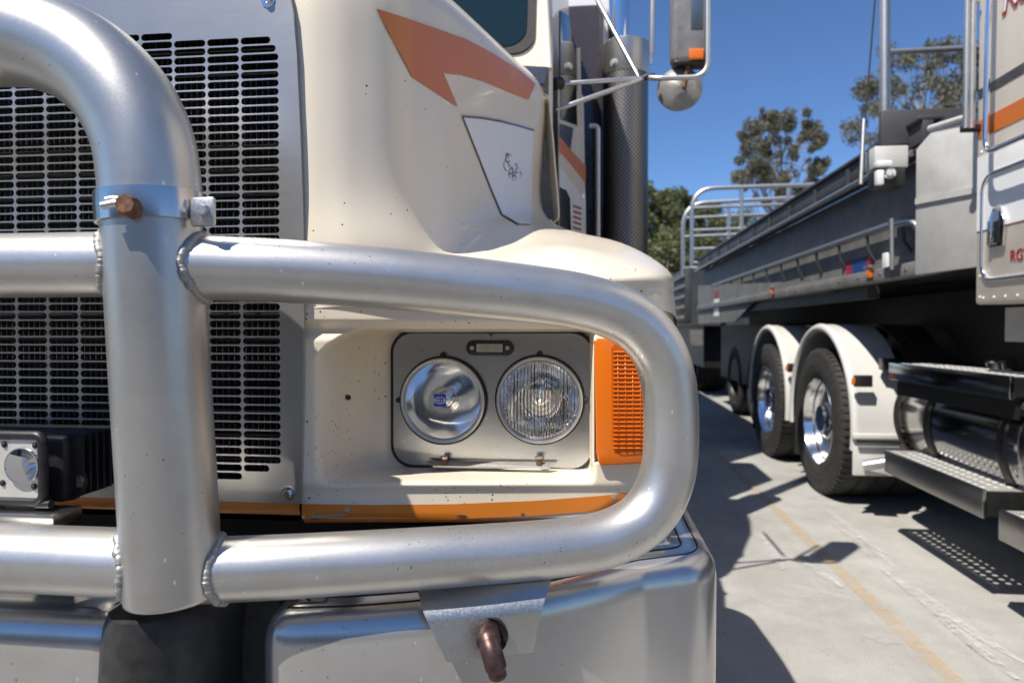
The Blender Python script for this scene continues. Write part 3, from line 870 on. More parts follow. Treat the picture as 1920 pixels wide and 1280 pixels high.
# dark seal around the plate
sealp = [Vector((x, PY + .002, z)) for x, z in rrect((pl_lo.x + pl_hi.x) / 2, (pl_lo.z + pl_hi.z) / 2, pl_hi.x - pl_lo.x + .005, pl_hi.z - pl_lo.z + .005, .036, 8)]
tube('seal', sealp + [sealp[0]], .0028, M['rubber'], plate, seg=8, caps=False)
for c, kind in ((c1, 'left'), (c2, 'right')):
    o_ = Vector((c.x, PY, c.z)); ax = Vector((0, -1, 0))
    hl = lathe('headlight', [(.0700, -.01), (.0735, -.008), (.0760, .002), (.0752, .008), (.0725, .010)], o_, ax, M['rubber'], truck, seg=64)
    lathe('bezel', [(.0730, .006), (.0722, .0125), (.0700, .0145), (.0672, .0140), (.0655, .010)], o_, ax, M['galv'], hl, seg=64)
    dome = [(.0662 * math.sin(t * math.pi / 16), .0105 + .010 * math.cos(t * math.pi / 16)) for t in range(9)]
    dome[0] = (.0001, dome[0][1])
    lathe('lens', dome, o_, ax, M['lens_plain'] if kind == 'left' else M['lens'], hl, seg=64)
    if kind == 'left':
        bowl = [(.0001, -.046), (.010, -.0455), (.020, -.042), (.032, -.034), (.044, -.022), (.054, -.008), (.0662, .009)]
    else:
        bowl = [(.0001, -.046), (.012, -.045), (.024, -.040), (.036, -.030), (.037, -.027), (.046, -.020), (.056, -.006), (.0662, .009)]
    lathe('reflector', bowl, o_, ax, M['reflector'], hl, seg=64)
    bcap = [(.0001, -.006), (.006, -.007), (.0095, -.010), (.0105, -.016), (.0105, -.044)] if kind == 'left' else [(.0001, -.012), (.005, -.013), (.0085, -.017), (.009, -.026), (.0075, -.045)]
    lathe('bulb', bcap, o_, ax, M['chrome'], hl, seg=24)
    if kind == 'right':
        # moulded fluting of the lens, vertical prisms
        vs, fs = [], []
        x = -.060
        while x <= .0601:
            zz = math.sqrt(max(0, .0645 ** 2 - x * x))
            for (z0, z1) in (((.30 * zz, .96 * zz)), ((-.96 * zz, -.45 * zz))) if abs(x) < .036 else ((-.96 * zz, .96 * zz),):
                b0 = len(vs); n = 7
                for i in range(n):
                    zc = z0 + (z1 - z0) * i / (n - 1); rad = math.sqrt(x * x + zc * zc) / .0662
                    yy = -(.0105 + .010 * math.cos(math.asin(min(1, rad)))) + .0004
                    for dx in (-.0013, 0, .0013):
                        vs.append(o_ + Vector((x + dx, yy - (.0014 if dx == 0 else 0), zc)))
                for i in range(n - 1):
                    for q_ in range(2):
                        a = b0 + i * 3 + q_; fs.append((a, a + 1, a + 4, a + 3))
            x += .0048
        mesh('lens_fluting', vs, fs, M['lens_plain'], hl, smooth=True)
        for rr in (.0635, .0585, .0535):
            ringp = [o_ + Vector((rr * math.cos(a * math.pi / 24), -(.0107 + .010 * math.sqrt(max(0, 1 - (rr / .0662) ** 2))), -rr * math.sin(a * math.pi / 24))) for a in range(2, 23)]
            tube('lens_ring', ringp, .0008, M['lens'], hl, seg=6)
    else:
        bd = o_ + Vector((-.002, -.0212, .002)); s_ = .0105
        prism('badge', [bd + Vector((x, 0, z)) for x, z in ((-s_, -s_), (s_, -s_), (s_, s_), (-s_, s_))], (0, .0008, 0), M['sticker'], hl)
        ov = [bd + Vector((.0092 * math.cos(a * math.pi / 16), -.0006, .0052 * math.sin(a * math.pi / 16))) for a in range(32)]
        tube('badge_oval', ov + [ov[0]], .0006, M['sticker_white'], hl, seg=6, caps=False)
        text_obj('badge_lettering', 'HELLA', .0062, bd + Vector((-.0083, -.0008, -.0022)), (1, 0, 0), (0, 0, 1), M['sticker_white'], hl, extrude=.0003)
    for a in (0, 90, 180, 270):
        if (kind == 'left' and a == 0) or (kind == 'right' and a == 180) or a == 270: continue
        d = Vector((math.cos(math.radians(a)), 0, math.sin(math.radians(a))))
        lathe('retaining_clip', [(.0045, 0), (.0045, .009), (.003, .011), (.0001, .011)], o_ + d * .0775, ax, M['rubber'], hl, seg=12)
# little marker lamp at the top of the plate
mc = at(919, 652, PY)
stad = rrect(mc.x, mc.z, .081, .026, .0125, 8)
mk = prism('marker_lamp', [Vector((x, PY - .006, z)) for x, z in stad], (0, .006, 0), M['blackplastic'], truck, bev=.0012)
prism('lens', [Vector((x, PY - .0085, z)) for x, z in rrect(mc.x, mc.z, .044, .0135, .002, 3)], (0, .003, 0), M['silver_paint'], mk)
for k in range(9):
    xx = mc.x - .018 + .0045 * k
    cyl('lens_rib', (xx, PY - .0088, mc.z - .006), (xx, PY - .0088, mc.z + .006), .0012, M['lens'], mk, seg=6)
for s in (-1, 1):
    bolt('screw', (mc.x + s * .030, PY - .006, mc.z), (0, -1, 0), .0021, M['galv'], mk)
# hinge strip along the bottom
hs = [at(800, 866, PY - .012), at(812, 876, PY - .022), at(1028, 879, PY - .022), at(1044, 870, PY - .012)]
strip = prism('hinge_strip', hs, (0, 0, .003), M['galv'], plate)
for px in (833, 1011):
    p = at(px, 866, PY - .016)
    cyl('screw', p + Vector((0, 0, -.004)), p + Vector((0, 0, .006)), .005, M['rust'], plate, seg=12)
    cyl('screw_head', p + Vector((0, 0, .006)), p + Vector((0, 0, .010)), .0065, M['galv'], plate, seg=10)

# ---- amber turn lamp
def ty(px): return 1.083 + (px - 1114) * .00028
poly = [(1114, 640), (1119, 634), (1150, 635), (1180, 645), (1205, 662), (1222, 690), (1224, 860), (1212, 868), (1130, 873), (1122, 868), (1118, 850)]
ind = prism('turn_lamp', [at(x, y, ty(x)) for x, y in poly], (0, .05, 0), M['amber'], truck, bev=.003, seg=3)
inner = [(1146, 652), (1152, 645), (1180, 655), (1215, 682), (1217, 848), (1168, 853), (1152, 844), (1148, 830)]
il = prism('inner_lens', [at(x, y, ty(x) - .0012) for x, y in inner], (0, .002, 0), M['amber_dark'], ind)
vs, fs = [], []
y = 660
while y < 846:
    b0 = len(vs)
    x0_, x1_ = 1150, (1176 if y < 668 else 1190 if y < 678 else 1213)
    for x in (x0_, (x0_ + x1_) / 2, x1_):
        for (dy, off) in ((-2.6, 0), (0, -.0022), (2.6, 0)): vs.append(at(x, y + dy, ty(x) - .0014 + off))
    for i in range(2):
        for k in range(2): a = b0 + i * 3 + k; fs.append((a, a + 1, a + 4, a + 3))
    y += 8.2
mesh('lens_ribs', vs, fs, M['amber_dark'], il)
vs, fs = [], []
for x in (1160, 1174, 1188, 1202):
    tube_geo([at(x - 2, 664 if x < 1185 else 690, ty(x) - .0022), at(x, 846, ty(x) - .0022)], .0012, 6, True, vs, fs)
mesh('lens_ribs', vs, fs, M['amber_dark'], il, smooth=True)

# ---- bull bar
RT, RP = .0385, .0550
hoop_px = [(0, 72), (80, 81), (150, 109), (205, 152), (245, 205), (270, 265), (281, 330), (285, 392)]
hoop = [at(x, y, .75) for x, y in hoop_px]
hoop[0].z = hoop[0].z
first = Vector((CX, .75, hoop[0].z + .006))
path = catmull([first, (first + hoop[0]) / 2] + hoop, 8)
path = [mx(p) for p in reversed(path)] + path[1:]
bar = tube('bull_bar', path, RP, M['alu_post'], truck, seg=40)
post_a, post_b = at(283.5, 388, .75), at(327, 1118, .752)
pdir = (post_b - post_a).normalized()
pp = [post_a, post_b - pdir * .006, post_b - pdir * .002, post_b]
post = tube('post', pp, [RP * .985, RP * .985, RP * .97, RP * .93], M['alu_post'], bar, seg=40)
mirror_copy(post, bar)
def Yt(px): 
    tab = [(-400, .755), (330, .757), (540, .797), (727, .836), (915, .882), (1009, .912), (1140, .947), (1257, .980)]
    for (a, ya), (b2, yb) in zip(tab, tab[1:]):
        if px <= b2: return ya + (yb - ya) * (px - a) / (b2 - a)
    return .98
loop_px = [(330, 500), (430, 504), (540, 508.5), (727, 522), (915, 542), (1009, 553), (1080, 564), (1140, 580), (1190, 606), (1227, 646), (1248, 695), (1257, 760), (1257, 845), (1249, 898), (1229, 944), (1195, 981), (1140, 1009), (1070, 1023), (962, 1034), (774, 1047), (540, 1061), (430, 1066), (340, 1070)]
lpath = catmull([at(x, y, Yt(x)) for x, y in loop_px], 6)
loop = tube('wing_tube', lpath, RT, M['alu'], bar, seg=36, caps=False)
mirror_copy(loop, bar)
tl = at(200, 497, .757); tl2 = at(240, 1051, .757)
def axis_pt(z): return post_a + pdir * ((z - post_a.z) / pdir.z)
up_l = tube('cross_tube', [axis_pt(tl.z), mx(axis_pt(tl.z))], RT, M['alu'], bar, seg=36, caps=False)
lo_l = tube('cross_tube', [axis_pt(tl2.z), mx(axis_pt(tl2.z))], RT + .0015, M['alu'], bar, seg=36, caps=False)
# weld beads where tubes meet the post
def weld(start, direction, rt):
    d = Vector(direction).normalized()
    n1 = d.orthogonal().normalized(); n2 = d.cross(n1); pts = []
    for j in range(48):
        a = 2 * math.pi * j / 48
        o_ = Vector(start) + (n1 * math.cos(a) + n2 * math.sin(a)) * rt
        s = 0.0
        while s < .14:
            q_ = o_ + d * s; r_ = q_ - post_a; r_ = r_ - pdir * r_.dot(pdir)
            if r_.length > RP * .985: break
            s += .001
        pts.append(o_ + d * s)
    pts.append(pts[0]); pts.append(pts[1])
    pts = [p + Vector((random.uniform(-.0012, .0012), random.uniform(-.0008, .0008), random.uniform(-.0012, .0012))) for p in pts[:-2]]; pts += pts[:2]
    fine = catmull(pts, 5)
    rad = [.0050 + .0003 * math.sin(i * 1.1) + random.uniform(-.0003, .0003) + .0006 * math.sin(i * .13) for i in range(len(fine))]
    return tube('weld_bead', fine, rad, M['weld'], bar, seg=10, caps=False)
weld(lpath[0], lpath[6] - lpath[0], RT)
weld(lpath[-1], lpath[-7] - lpath[-1], RT)
weld(axis_pt(tl.z), (-1, 0, 0), RT)
weld(axis_pt(tl2.z), (-1, 0, 0), RT + .0015)
# clamp band on the joint between hoop and post
cz = post_a + pdir * .003
lathe('clamp_band', [(RP, -.017), (RP + .0035, -.017), (RP + .004, 0), (RP + .0035, .017), (RP, .017)], cz, pdir, M['band'], bar, seg=48)
ear_c = at(383, 397, .735)
eb = box('clamp_ear', ear_c + Vector((-.016, -.003, -.0165)), ear_c + Vector((.013, .004, .0165)), M['galv'], bar, bev=.003)
bolt('clamp_bolt', ear_c + Vector((.002, -.003, .001)), (0, -1, 0), .0068, M['galv'], bar, washer=False)
lb = at(240, 386, .686)
nutp = [lb + Vector((.004, 0, -.010)), lb + Vector((.004, 0, .010))]
lathe('clamp_nut', [(.0001, -.022), (.0110, -.022), (.0120, 0), (.0100, .009), (.0001, .009)], lb, (.2, -1, .1), M['rust'], bar, seg=8)
tube('clamp_stud', [lb + Vector((.004, 0, 0)), lb + Vector((-.012, -.006, .002)), lb + Vector((-.024, -.008, -.001))], .0042, M['galv'], bar, seg=10)
tube('clamp_stud', [lb + Vector((.002, .001, .006)), lb + Vector((-.014, -.004, .008)), lb + Vector((-.021, -.006, .006))], .0028, M['galv'], bar, seg=8)
# mounting plate welded under the lower tube, with tow pin
br_top = [at(783, 1106, .858), at(1032, 1090, .905)]
br_mid = [at(795, 1152, .826), at(1016, 1142, .880)]
br_bot = [at(838, 1241, .830), at(1000, 1222, .884)]
vs = []
for row in (br_top, br_mid, br_bot):
    for s in range(7): vs.append(row[0].lerp(row[1], s / 6))
rowsv = []
for k in range(7):
    rowsv.append(fillet([br_top[0].lerp(br_top[1], k / 6), br_mid[0].lerp(br_mid[1], k / 6), br_bot[0].lerp(br_bot[1], k / 6)], .012, 5))
nr = len(rowsv[0]); vs = []; fs = []
for r_ in rowsv: vs += r_
for r_ in rowsv: vs += [p + Vector((0, .006, .001)) for p in r_]
off_ = 7 * nr
for k in range(6):
    for i in range(nr - 1):
        a = k * nr + i
        fs += [(a, a + 1, a + nr + 1, a + nr), (off_ + a, off_ + a + nr, off_ + a + nr + 1, off_ + a + 1)]
for i in range(nr - 1):
    fs += [(i, off_ + i, off_ + i + 1, i + 1), (6 * nr + i, 6 * nr + i + 1, off_ + 6 * nr + i + 1, off_ + 6 * nr + i)]
for k in range(6):
    a = k * nr + nr - 1; fs.append((a, off_ + a, off_ + a + nr, a + nr))
brk = mesh('mounting_plate', vs, fs, M['galv'], bar, smooth=True, angle=40)
pc = at(918, 1193, .853)
lathe('pin_hole', [(.0001, .0), (.017, .0), (.0215, .0015), (.0232, .003), (.0235, 0), (.0235, -.003)], pc + Vector((0, .003, 0)), (-.05, -1, .03), M['black'], bar, seg=28)
tube('tow_pin', catmull([pc + Vector((-.002, .01, .004)), pc + Vector((.000, -.012, .004)), pc + Vector((.004, -.024, -.001)), pc + Vector((.009, -.030, -.012)), pc + Vector((.013, -.030, -.026)), pc + Vector((.0145, -.028, -.036))], 6), [.0155] * 10 + [.0135] * 14 + [.0115] * 6 + [.008], M['pin'], bar, seg=18)

# ---- bumper in two lengths with the black mount between
PROF = [(0.012, -.85), (.004, -.72), (0.0, -.60), (0.0, -.372), (.003, -.352), (.012, -.337), (.026, -.3295), (.045, -.327), (.072, -.326), (.076, -.322), (.079, -.300), (.082, -.293), (.090, -.289), (.105, -.288)]
def Yb(X): return .788 + (max(0, X + .46) ** 2) * .80
def sweep(name, plan, mat, parent):
    plan = [Vector((p[0], p[1])) for p in plan]; vs, fs = [], []
    n = len(plan); m_ = len(PROF)
    for i, p in enumerate(plan):
        t = (plan[min(i + 1, n - 1)] - plan[max(0, i - 1)]).normalized(); inn = Vector((-t.y, t.x))
        for o_, z_ in PROF:
            q_ = p + inn * o_; vs.append(V(q_.x, q_.y, z_ - .026))
    for i in range(n - 1):
        for k in range(m_ - 1):
            a = i * m_ + k; fs.append((a, a + m_, a + m_ + 1, a + 1))
    return mesh(name, vs, fs, mat, parent, smooth=True, angle=60)
X0 = at(472, 1230, .79).x
pts = [Vector((X0 - .004, .90, 0)), Vector((X0, .788, 0))] + [Vector((x, Yb(x), 0)) for x in (-.3, -.22, -.14, -.06, .02, .09)] + [Vector((.205, 1.07, 0)), Vector((.205, 1.75, 0))]
plan = fillet(pts[:3], .11, 14)[:-1]
plan = [Vector((p.x, p.y, 0)) for p in fillet([pts[0], pts[1], pts[2]], .075, 12)][:-1]
mid = catmull(pts[2:8], 6)
corner = fillet([pts[7], Vector((.207, 1.085, 0)), pts[9]], .105, 12)
plan = plan + mid + corner[1:]
for (off_g, z_g) in ((.030, -.3545), (.056, -.3520)):
    gp_ = []
    for i_g in range(6, len(plan)):
        t_ = (plan[min(i_g + 1, len(plan) - 1)] - plan[i_g - 1]).normalized()
        gp_.append(V(plan[i_g].x - t_.y * off_g, plan[i_g].y + t_.x * off_g, z_g))
    GROOVES = globals().setdefault('GROOVES', []); GROOVES.append(gp_)
bump_r = sweep('bumper', [(p.x, p.y) for p in plan], M['bumper'], truck)
mirror_copy(bump_r, truck)
for gp_ in GROOVES: tube('seam', gp_, .0014, M['black'], bump_r, seg=6)
X1 = at(214, 1200, .765).x
cpl = [Vector((2 * CX - X1 - .0, .90, 0)), Vector((2 * CX - X1, .764, 0)), Vector((CX, .76, 0)), Vector((X1, .764, 0)), Vector((X1, .90, 0))]
cpl = fillet(cpl, .03, 5)
bump_c = sweep('centre_bumper', [(p.x, p.y) for p in cpl], M['bumper'], truck)
box('bumper_backing', V(-2.2, 1.10, -.85), V(.03, 1.16, -.325), M['black'], truck)
# black moulded boot around the post foot
prof_l = [(226, 1118), (214, 1150), (208, 1200), (206, 1300), (206, 1420)]
vs, fs = [], []
lv = []
for yy, l, r in ((1112, 248, 425), (1122, 226, 455), (1145, 215, 480), (1185, 209, 476), (1240, 206, 472), (1330, 206, 471), (1500, 206, 471)):
    A, B = at(l, yy, .80), at(r, yy, .80)
    row = []
    for k in range(13):
        t = k / 12
        x_ = A.x + (B.x - A.x) * t
        bul = (.085 + math.sin(math.pi * t / .7) ** .8 * .055 if 0 < t < .7 else .0) * sst(1090, 1124, yy)
        row.append(Vector((x_, .868 - bul, A.z)))
    lv.append(row)
for row in lv: vs += row
for j in range(len(lv) - 1):
    for k in range(12): a = j * 13 + k; fs.append((a, a + 1, a + 14, a + 13))
fs.append(tuple(range(12, -1, -1)))
boot = mesh('mount_boot', vs, fs, M['boot'], truck, smooth=True, angle=50)
mirror_copy(boot, truck)
box('mount_recess', V(X1 - .01, .872, -.85), V(X0 + .02, .93, -.345), M['black'], truck)

# ---- square driving light standing on the lower tube
dlo, dhi = at(-165, 938, .80), at(84, 812, .80)
dlp = [Vector((x, .80, z)) for x, z in rrect((dlo.x + dhi.x) / 2, (dlo.z + dhi.z) / 2, dhi.x - dlo.x - .006, dhi.z - dlo.z - .006, .010, 5)]
dl = tube('driving_light', dlp + [dlp[0]], .0062, M['blackplastic'], truck, seg=12, caps=False)
dpv, dpf = holed_plate(at(-125, 873, .7985), at(43, 873, .7985), [(p.x, p.z) for p in dlp], .0225, .7985, .003)
mesh('face_plate', dpv, dpf, M['silver_paint'], dl)
dc_ = at(43, 873, .797)
for cc in (dc_, at(-125, 873, .797)):
    lathe('reflector', [(.0001, -.024), (.006, -.022), (.012, -.016), (.018, -.006), (.0222, .002)], cc, (0, -1, 0), M['rim'], dl, seg=40)
    lathe('reflector_rim', [(.0222, 0), (.0225, .0035), (.0238, .0035), (.024, 0)], cc, (0, -1, 0), M['chrome'], dl, seg=40)
    lathe('lens', [(.0001, .0045), (.012, .0043), (.0223, .003)], cc, (0, -1, 0), M['lens_plain'], dl, seg=40)
for (sx, sy) in ((8, 833), (5, 905), (66, 835), (64, 912)):
    bolt('screw', at(sx, sy, .798), (0, -1, 0), .0024, M['blackplastic'], dl)
hb = box('lamp_body', at(-160, 936, .83), at(118, 818, .83) + Vector((0, .10, 0)), M['blackplastic'], dl, bev=.01)
for k in range(7):
    yk = .845 + k * .013
    box('cooling_rib', Vector((at(-130, 930, .83).x, yk, at(0, 940, .8).z)), Vector((at(140, 930, .83).x, yk + .004, at(0, 822, .8).z)), M['blackplastic'], dl)
tube('cable', catmull([at(120, 850, .86), at(150, 880, .85), at(158, 910, .85), at(140, 930, .86), at(100, 935, .87)], 6), .0042, M['rubber'], dl, seg=10)
box('lamp_bracket', at(10, 975, .80), at(66, 934, .80) + Vector((0, .03, 0)), M['black'], dl, bev=.002)
box('lamp_foot', at(-60, 985, .78), at(100, 966, .78) + Vector((0, .05, 0)), M['plate'], dl, bev=.002)
cyl('pivot_bolt', at(70, 945, .80), at(96, 945, .80), .0055, M['blackplastic'], dl, seg=12)

# ---- cab
cab_prof = [(2.26, -.35), (2.26, .80), (2.30, .92), (2.52, 1.62), (2.75, 1.74), (3.28, 1.78), (3.28, -.55), (2.26, -.55)]
xl, = (2 * CX + .14,)
f0, f1 = (-.128, 2.27), (-.022, 3.25)          # door line in plan
def door_x(y): return f0[0] + (f1[0] - f0[0]) * (y - f0[1]) / (f1[1] - f0[1])
vs, fs = [], []
for y_, z_ in cab_prof:
    tuck = 0.0 if z_ < .9 else (z_ - .9) * .10
    vs.append(V(door_x(y_) - tuck, y_, z_))
for y_, z_ in cab_prof:
    tuck = 0.0 if z_ < .9 else (z_ - .9) * .10
    vs.append(V(2 * CX - door_x(y_) + tuck, y_, z_))
n_ = len(cab_prof)
fs = [tuple(range(n_)), tuple(range(2 * n_ - 1, n_ - 1, -1))] + [(i, n_ + i, n_ + (i + 1) % n_, (i + 1) % n_) for i in range(n_)]
bm = bmesh.new()
bv = [bm.verts.new(v) for v in vs]
for f in fs: bm.faces.new([bv[i] for i in f])
bmesh.ops.recalc_face_normals(bm, faces=bm.faces[:])
bmesh.ops.bevel(bm, geom=bm.edges[:], offset=.03, segments=3, affect='EDGES', profile=.5)
cab = frombm('cab', bm, M['cream'], truck, smooth=True, angle=30)
# windscreen with rubber surround: leans back with the cab front
wn_dir = Vector((0, .22, .70)).normalized()
def ws(x, s): return V(x, 2.292, .90) + wn_dir * s + Vector((x * 0, 0, 0))
wx0, wx1 = 2 * CX + .185, -.185
wout = [(wx0, .02), (wx1, .02), (wx1 - .03, .68), (wx0 + .03, .68)]
nrm = Vector((0, -.70, .22)).normalized()
corner_pts = []
def wpoly(ins, off):
    q_ = rrect((wx0 + wx1) / 2, .35, (wx1 - wx0) - 2 * ins, .66 - 2 * ins, .07, 6)
    return [V(x, 2.292, .90) + wn_dir * s + nrm * off for x, s in q_]
prism('windscreen_seal', wpoly(0, .008), -nrm * .02, M['rubber'], cab)
prism('windscreen', wpoly(.028, .011), -nrm * .006, M['window'], cab)
dirt_ = tube('a_pillar_trim', [V(-.135, 2.285, .86), V(-.160, 2.40, 1.25), V(-.19, 2.5, 1.55)], .012, M['cream'], cab, seg=10)
prism('cowl', [V(-.45, 2.235, .815), V(-.15, 2.245, .80), V(-.135, 2.262, .70), V(-.135, 2.262, .86), V(-.45, 2.262, .89)], (0, .02, 0), M['navy'], cab)
# door panel pieces on the side of the cab
dn = Vector((f1[1] - f0[1], -(f1[0] - f0[0]), 0)).normalized()
dp = V(f0[0], f0[1], 0) + dn * .004
def dpoly(name, pts, mat, lift=.0, thick=.004, parent=None):
    return prism(name, [atp(x, y, dp + dn * lift, dn) for x, y in pts], dn * -thick, mat, parent or cab)
door = dpoly('door', [(1049, 150), (1094, 180), (1099, 440), (1051, 440)], M['cream'], .004, .006)
dpoly('door_window', [(1051, 20), (1066, 30), (1080, 110), (1083, 236), (1051, 224)], M['window'], .006, .006, cab)
dpoly('window_frame', [(1083, 90), (1088, 90), (1092, 255), (1086, 250)], M['cream'], .010, .006, cab)
dpoly('door_stripe_navy', [(1050, 232), (1075, 240), (1070, 281), (1050, 256)], M['navy'], .006, .002, door)
dpoly('door_stripe_orange', [(1050, 257), (1070, 281), (1098, 311), (1098, 343), (1070, 306), (1050, 285)], M['orange'], .0065, .002, door)
dpoly('door_stripe_white', [(1050, 313), (1098, 376), (1098, 438), (1051, 438)], M['white'], .006, .002, door)
dpoly('peep_window', [(1050, 351), (1062, 357), (1069, 372), (1071, 437), (1051, 434)], M['window'], .0075, .002, door)
for yy in (384, 394, 404, 414, 424):
    dpoly('door_lettering', [(1075, yy), (1090, yy + 5), (1090, yy + 9), (1075, yy + 4)], M['dark_red'], .0075, .001, door)
# sleeper, white roof fairing, dark gap
box('sleeper', V(2 * CX - .05, 3.62, -.35), V(.075, 4.55, 1.70), M['charcoal'], truck, bev=.03)
box('sleeper_fairing', V(2 * CX - .18, 3.80, 1.38), V(.20, 4.5, 1.95), M['white'], truck, bev=.05, seg=4)
box('cab_rear_seal', V(2 * CX + .12, 3.27, -.3), V(-.12, 3.63, 1.6), M['black'], truck)
# exhaust stack with perforated shield
mcx, mcy = .178, 3.5
sh_ = lathe('exhaust_shield', [(.113, -.30), (.113, 1.245), (.113, 1.26)], V(mcx, mcy, 0), (0, 0, 1), M['perforated'], truck, seg=48, uv=(48, 68))
lathe('shield_band', [(.114, 1.262), (.1155, 1.265), (.1155, 1.42), (.112, 1.425), (.06, 1.44)], V(mcx, mcy, 0), (0, 0, 1), M['steel'], sh_, seg=48)
lathe('exhaust_pipe', [(.056, 1.3), (.056, 3.0), (.052, 3.0), (.052, 2.8)], V(mcx - .035, mcy, 0), (0, 0, 1), M['chrome'], sh_, seg=32)
lathe('muffler', [(.10, -.30), (.10, 1.3)], V(mcx, mcy, 0), (0, 0, 1), M['black'], sh_, seg=32)
bolt('shield_bolt', V(mcx - .06, mcy - .1, 1.30), (-.5, -1, 0), .012, M['galv'], sh_)
grab = tube('grab_handle', fillet([at(1105, 237, 3.3), at(1121, 237, 3.3), at(1121, 462, 3.3)], .03, 6), .013, M['galv'], truck, seg=12)
# mirror on its arms
MY = 2.5
J = at(1213, 146, MY)
mir = box('mirror', at(1258, 121, MY) + Vector((0, -.02, 0)), at(1331, -150, MY) + Vector((0, .06, 0)), M['mirror_back'], truck, bev=.022, seg=4)
box('mirror_base', at(1262, 124, MY) + Vector((0, -.015, 0)), at(1328, 112, MY) + Vector((0, .055, 0)), M['blackplastic'], mir, bev=.012, seg=3)
box('reflector_patch', at(1294, 60, MY) + Vector((0, -.023, 0)), at(1317, -150, MY) + Vector((0, -.0195, 0)), M['plate'], mir, bev=.001)
box('indicator', at(1290, 118, MY) + Vector((0, -.032, 0)), at(1317, 97, MY) + Vector((0, -.0195, 0)), M['amber'], mir, bev=.004, seg=3)
tube('bracket_tube', fillet([at(1327, -160, MY - .03), at(1327, 145, MY - .03), at(1232, 147, MY - .03), J], .06, 8), .0095, M['galv'], mir, seg=12)
sm = lathe('spot_mirror', [(.0001, .030), (.025, .027), (.05, .018), (.070, .006), (.0785, 0), (.080, -.004), (.078, -.008), (.0001, -.008)], at(1274, 167, MY + .03), (-.12, -1, .05), M['mirror_back'], truck, seg=48)
cyl('spot_bracket', at(1290, 118, MY + .01), at(1282, 165, MY + .0), .008, M['rust'], sm, seg=10)
def arm(a, b, r=.0085): 
    a, b = Vector(a), Vector(b); d = (b - a)
    return tube('mirror_arm', [a, a + d * .06, a + d * .10, a + d * .90, a + d * .94, b], [r * .45, r * .55, r, r, r * .55, r * .45], M['galv'], mir, seg=10)
arm(at(1047, 158, 2.42), J); arm(at(1043, 206, 2.36), J); arm(at(1113, -12, 2.75), J + Vector((-.02, .03, 0))); arm(at(1226, -120, MY), at(1221, 121, MY), .0095)
tube('mirror_clamp', [J + Vector((-.025, 0, -.004)), J + Vector((0, -.004, .002)), J + Vector((.03, -.004, .006))], [.007, .013, .007], M['black'], mir, seg=10)
cyl('arm_mount', at(1038, 158, 2.40), at(1052, 157, 2.42), .022, M['black'], mir, seg=12)

# ---- chassis, front wheel and rear bulk: carry the truck and throw its shadow
box('chassis_rail', V(-1.45, 1.2, -.62), V(-.65, 9.0, -.30), M['black'], truck)
def wheel(name, c, R, Wd, parent, outer=-1, mats=('tyre', 'rim'), rim_dish=True):
    """wheel turning about X; outer face towards outer*X. Returns the tyre part"""
    ax = Vector((outer, 0, 0))
    tp = [(R * .60, -Wd), (R * .63, -Wd * 1.02), (R * .80, -Wd * 1.06), (R * .95, -Wd * 1.0), (R * .985, -Wd * .93), (R, -Wd * .8), (R, -Wd * .62), (R * .975, -Wd * .615), (R * .975, -Wd * .575), (R, -Wd * .57), (R, -Wd * .42), (R * .975, -Wd * .415), (R * .975, -Wd * .375), (R, -Wd * .37), (R, -Wd * .24), (R * .975, -Wd * .235), (R * .975, -Wd * .195), (R, -Wd * .19), (R, -Wd * .1), (R * .985, .0), (R * .955, .012), (R * .93, .014), (R * .905, .017), (R * .90, .015), (R * .86, .019), (R * .80, .022), (R * .76, .0225), (R * .755, .020), (R * .74, .020), (R * .735, .0215), (R * .66, .018), (R * .62, .010), (R * .60, -.004)]
    wh = lathe(name, tp, c, ax, M[mats[0]], parent, seg=56)
    rim = [(R * .612, .004), (R * .606, .010), (R * .590, .010), (R * .580, -.004), (R * .570, -.03), (R * .558, -.05), (R * .535, -.056), (R * .52, -.085), (R * .50, -.10), (R * .45, -.125), (R * .37, -.13), (R * .30, -.11), (R * .265, -.10), (R * .255, -.06), (R * .23, -.045), (R * .20, -.04), (.0001, -.035)]
    lathe('rim', rim, c, ax, M[mats[1]], wh, seg=56)
    lv_, lf_ = [], []
    for k in range(64):
        a = 2 * math.pi * (k + .15) / 64; a2 = 2 * math.pi * (k + .62) / 64; b0 = len(lv_)
        for aa in (a, a2):
            for (rr_, hh_) in ((R * .95, .0135), (R * 1.004, -.002), (R * 1.004, -Wd * .17), (R * .97, -Wd * .17)):
                lv_.append(Vector(c) + ax * hh_ + Vector((0, math.cos(aa), math.sin(aa))) * rr_)
        lf_ += [(b0, b0 + 1, b0 + 5, b0 + 4), (b0 + 1, b0 + 2, b0 + 6, b0 + 5), (b0, b0 + 3, b0 + 2, b0 + 1), (b0 + 4, b0 + 5, b0 + 6, b0 + 7)]
    mesh('tread_lugs', lv_, lf_, M[mats[0]], wh)
    for k in range(10):
        a = 2 * math.pi * k / 10
        p = Vector(c) + Vector((0, math.cos(a), math.sin(a))) * (R * .325) + ax * -.118
        bolt('wheel_nut', p, ax, .011, M['rim'], wh)
    return wh
wheel('front_wheel', Vector((.10, 1.95, .52)), .52, .26, truck, outer=1)
wheel('front_wheel', Vector((2 * CX - .10, 1.95, .52)), .52, .26, truck, outer=-1)
for yy in (7.4, 8.72):
    wheel('drive_wheel', Vector((.10, yy, .52)), .52, .58, truck, outer=1)
    wheel('drive_wheel', Vector((2 * CX - .10, yy, .52)), .52, .58, truck, outer=-1)
tube('fuel_tank', [Vector((-.22, 3.7, .62)), Vector((-.22, 5.4, .62))], .32, M['tank'], truck, seg=40)
box('entry_step', V(-.35, 2.45, -.75), V(.10, 3.25, -.45), M['tread'], truck, bev=.02)

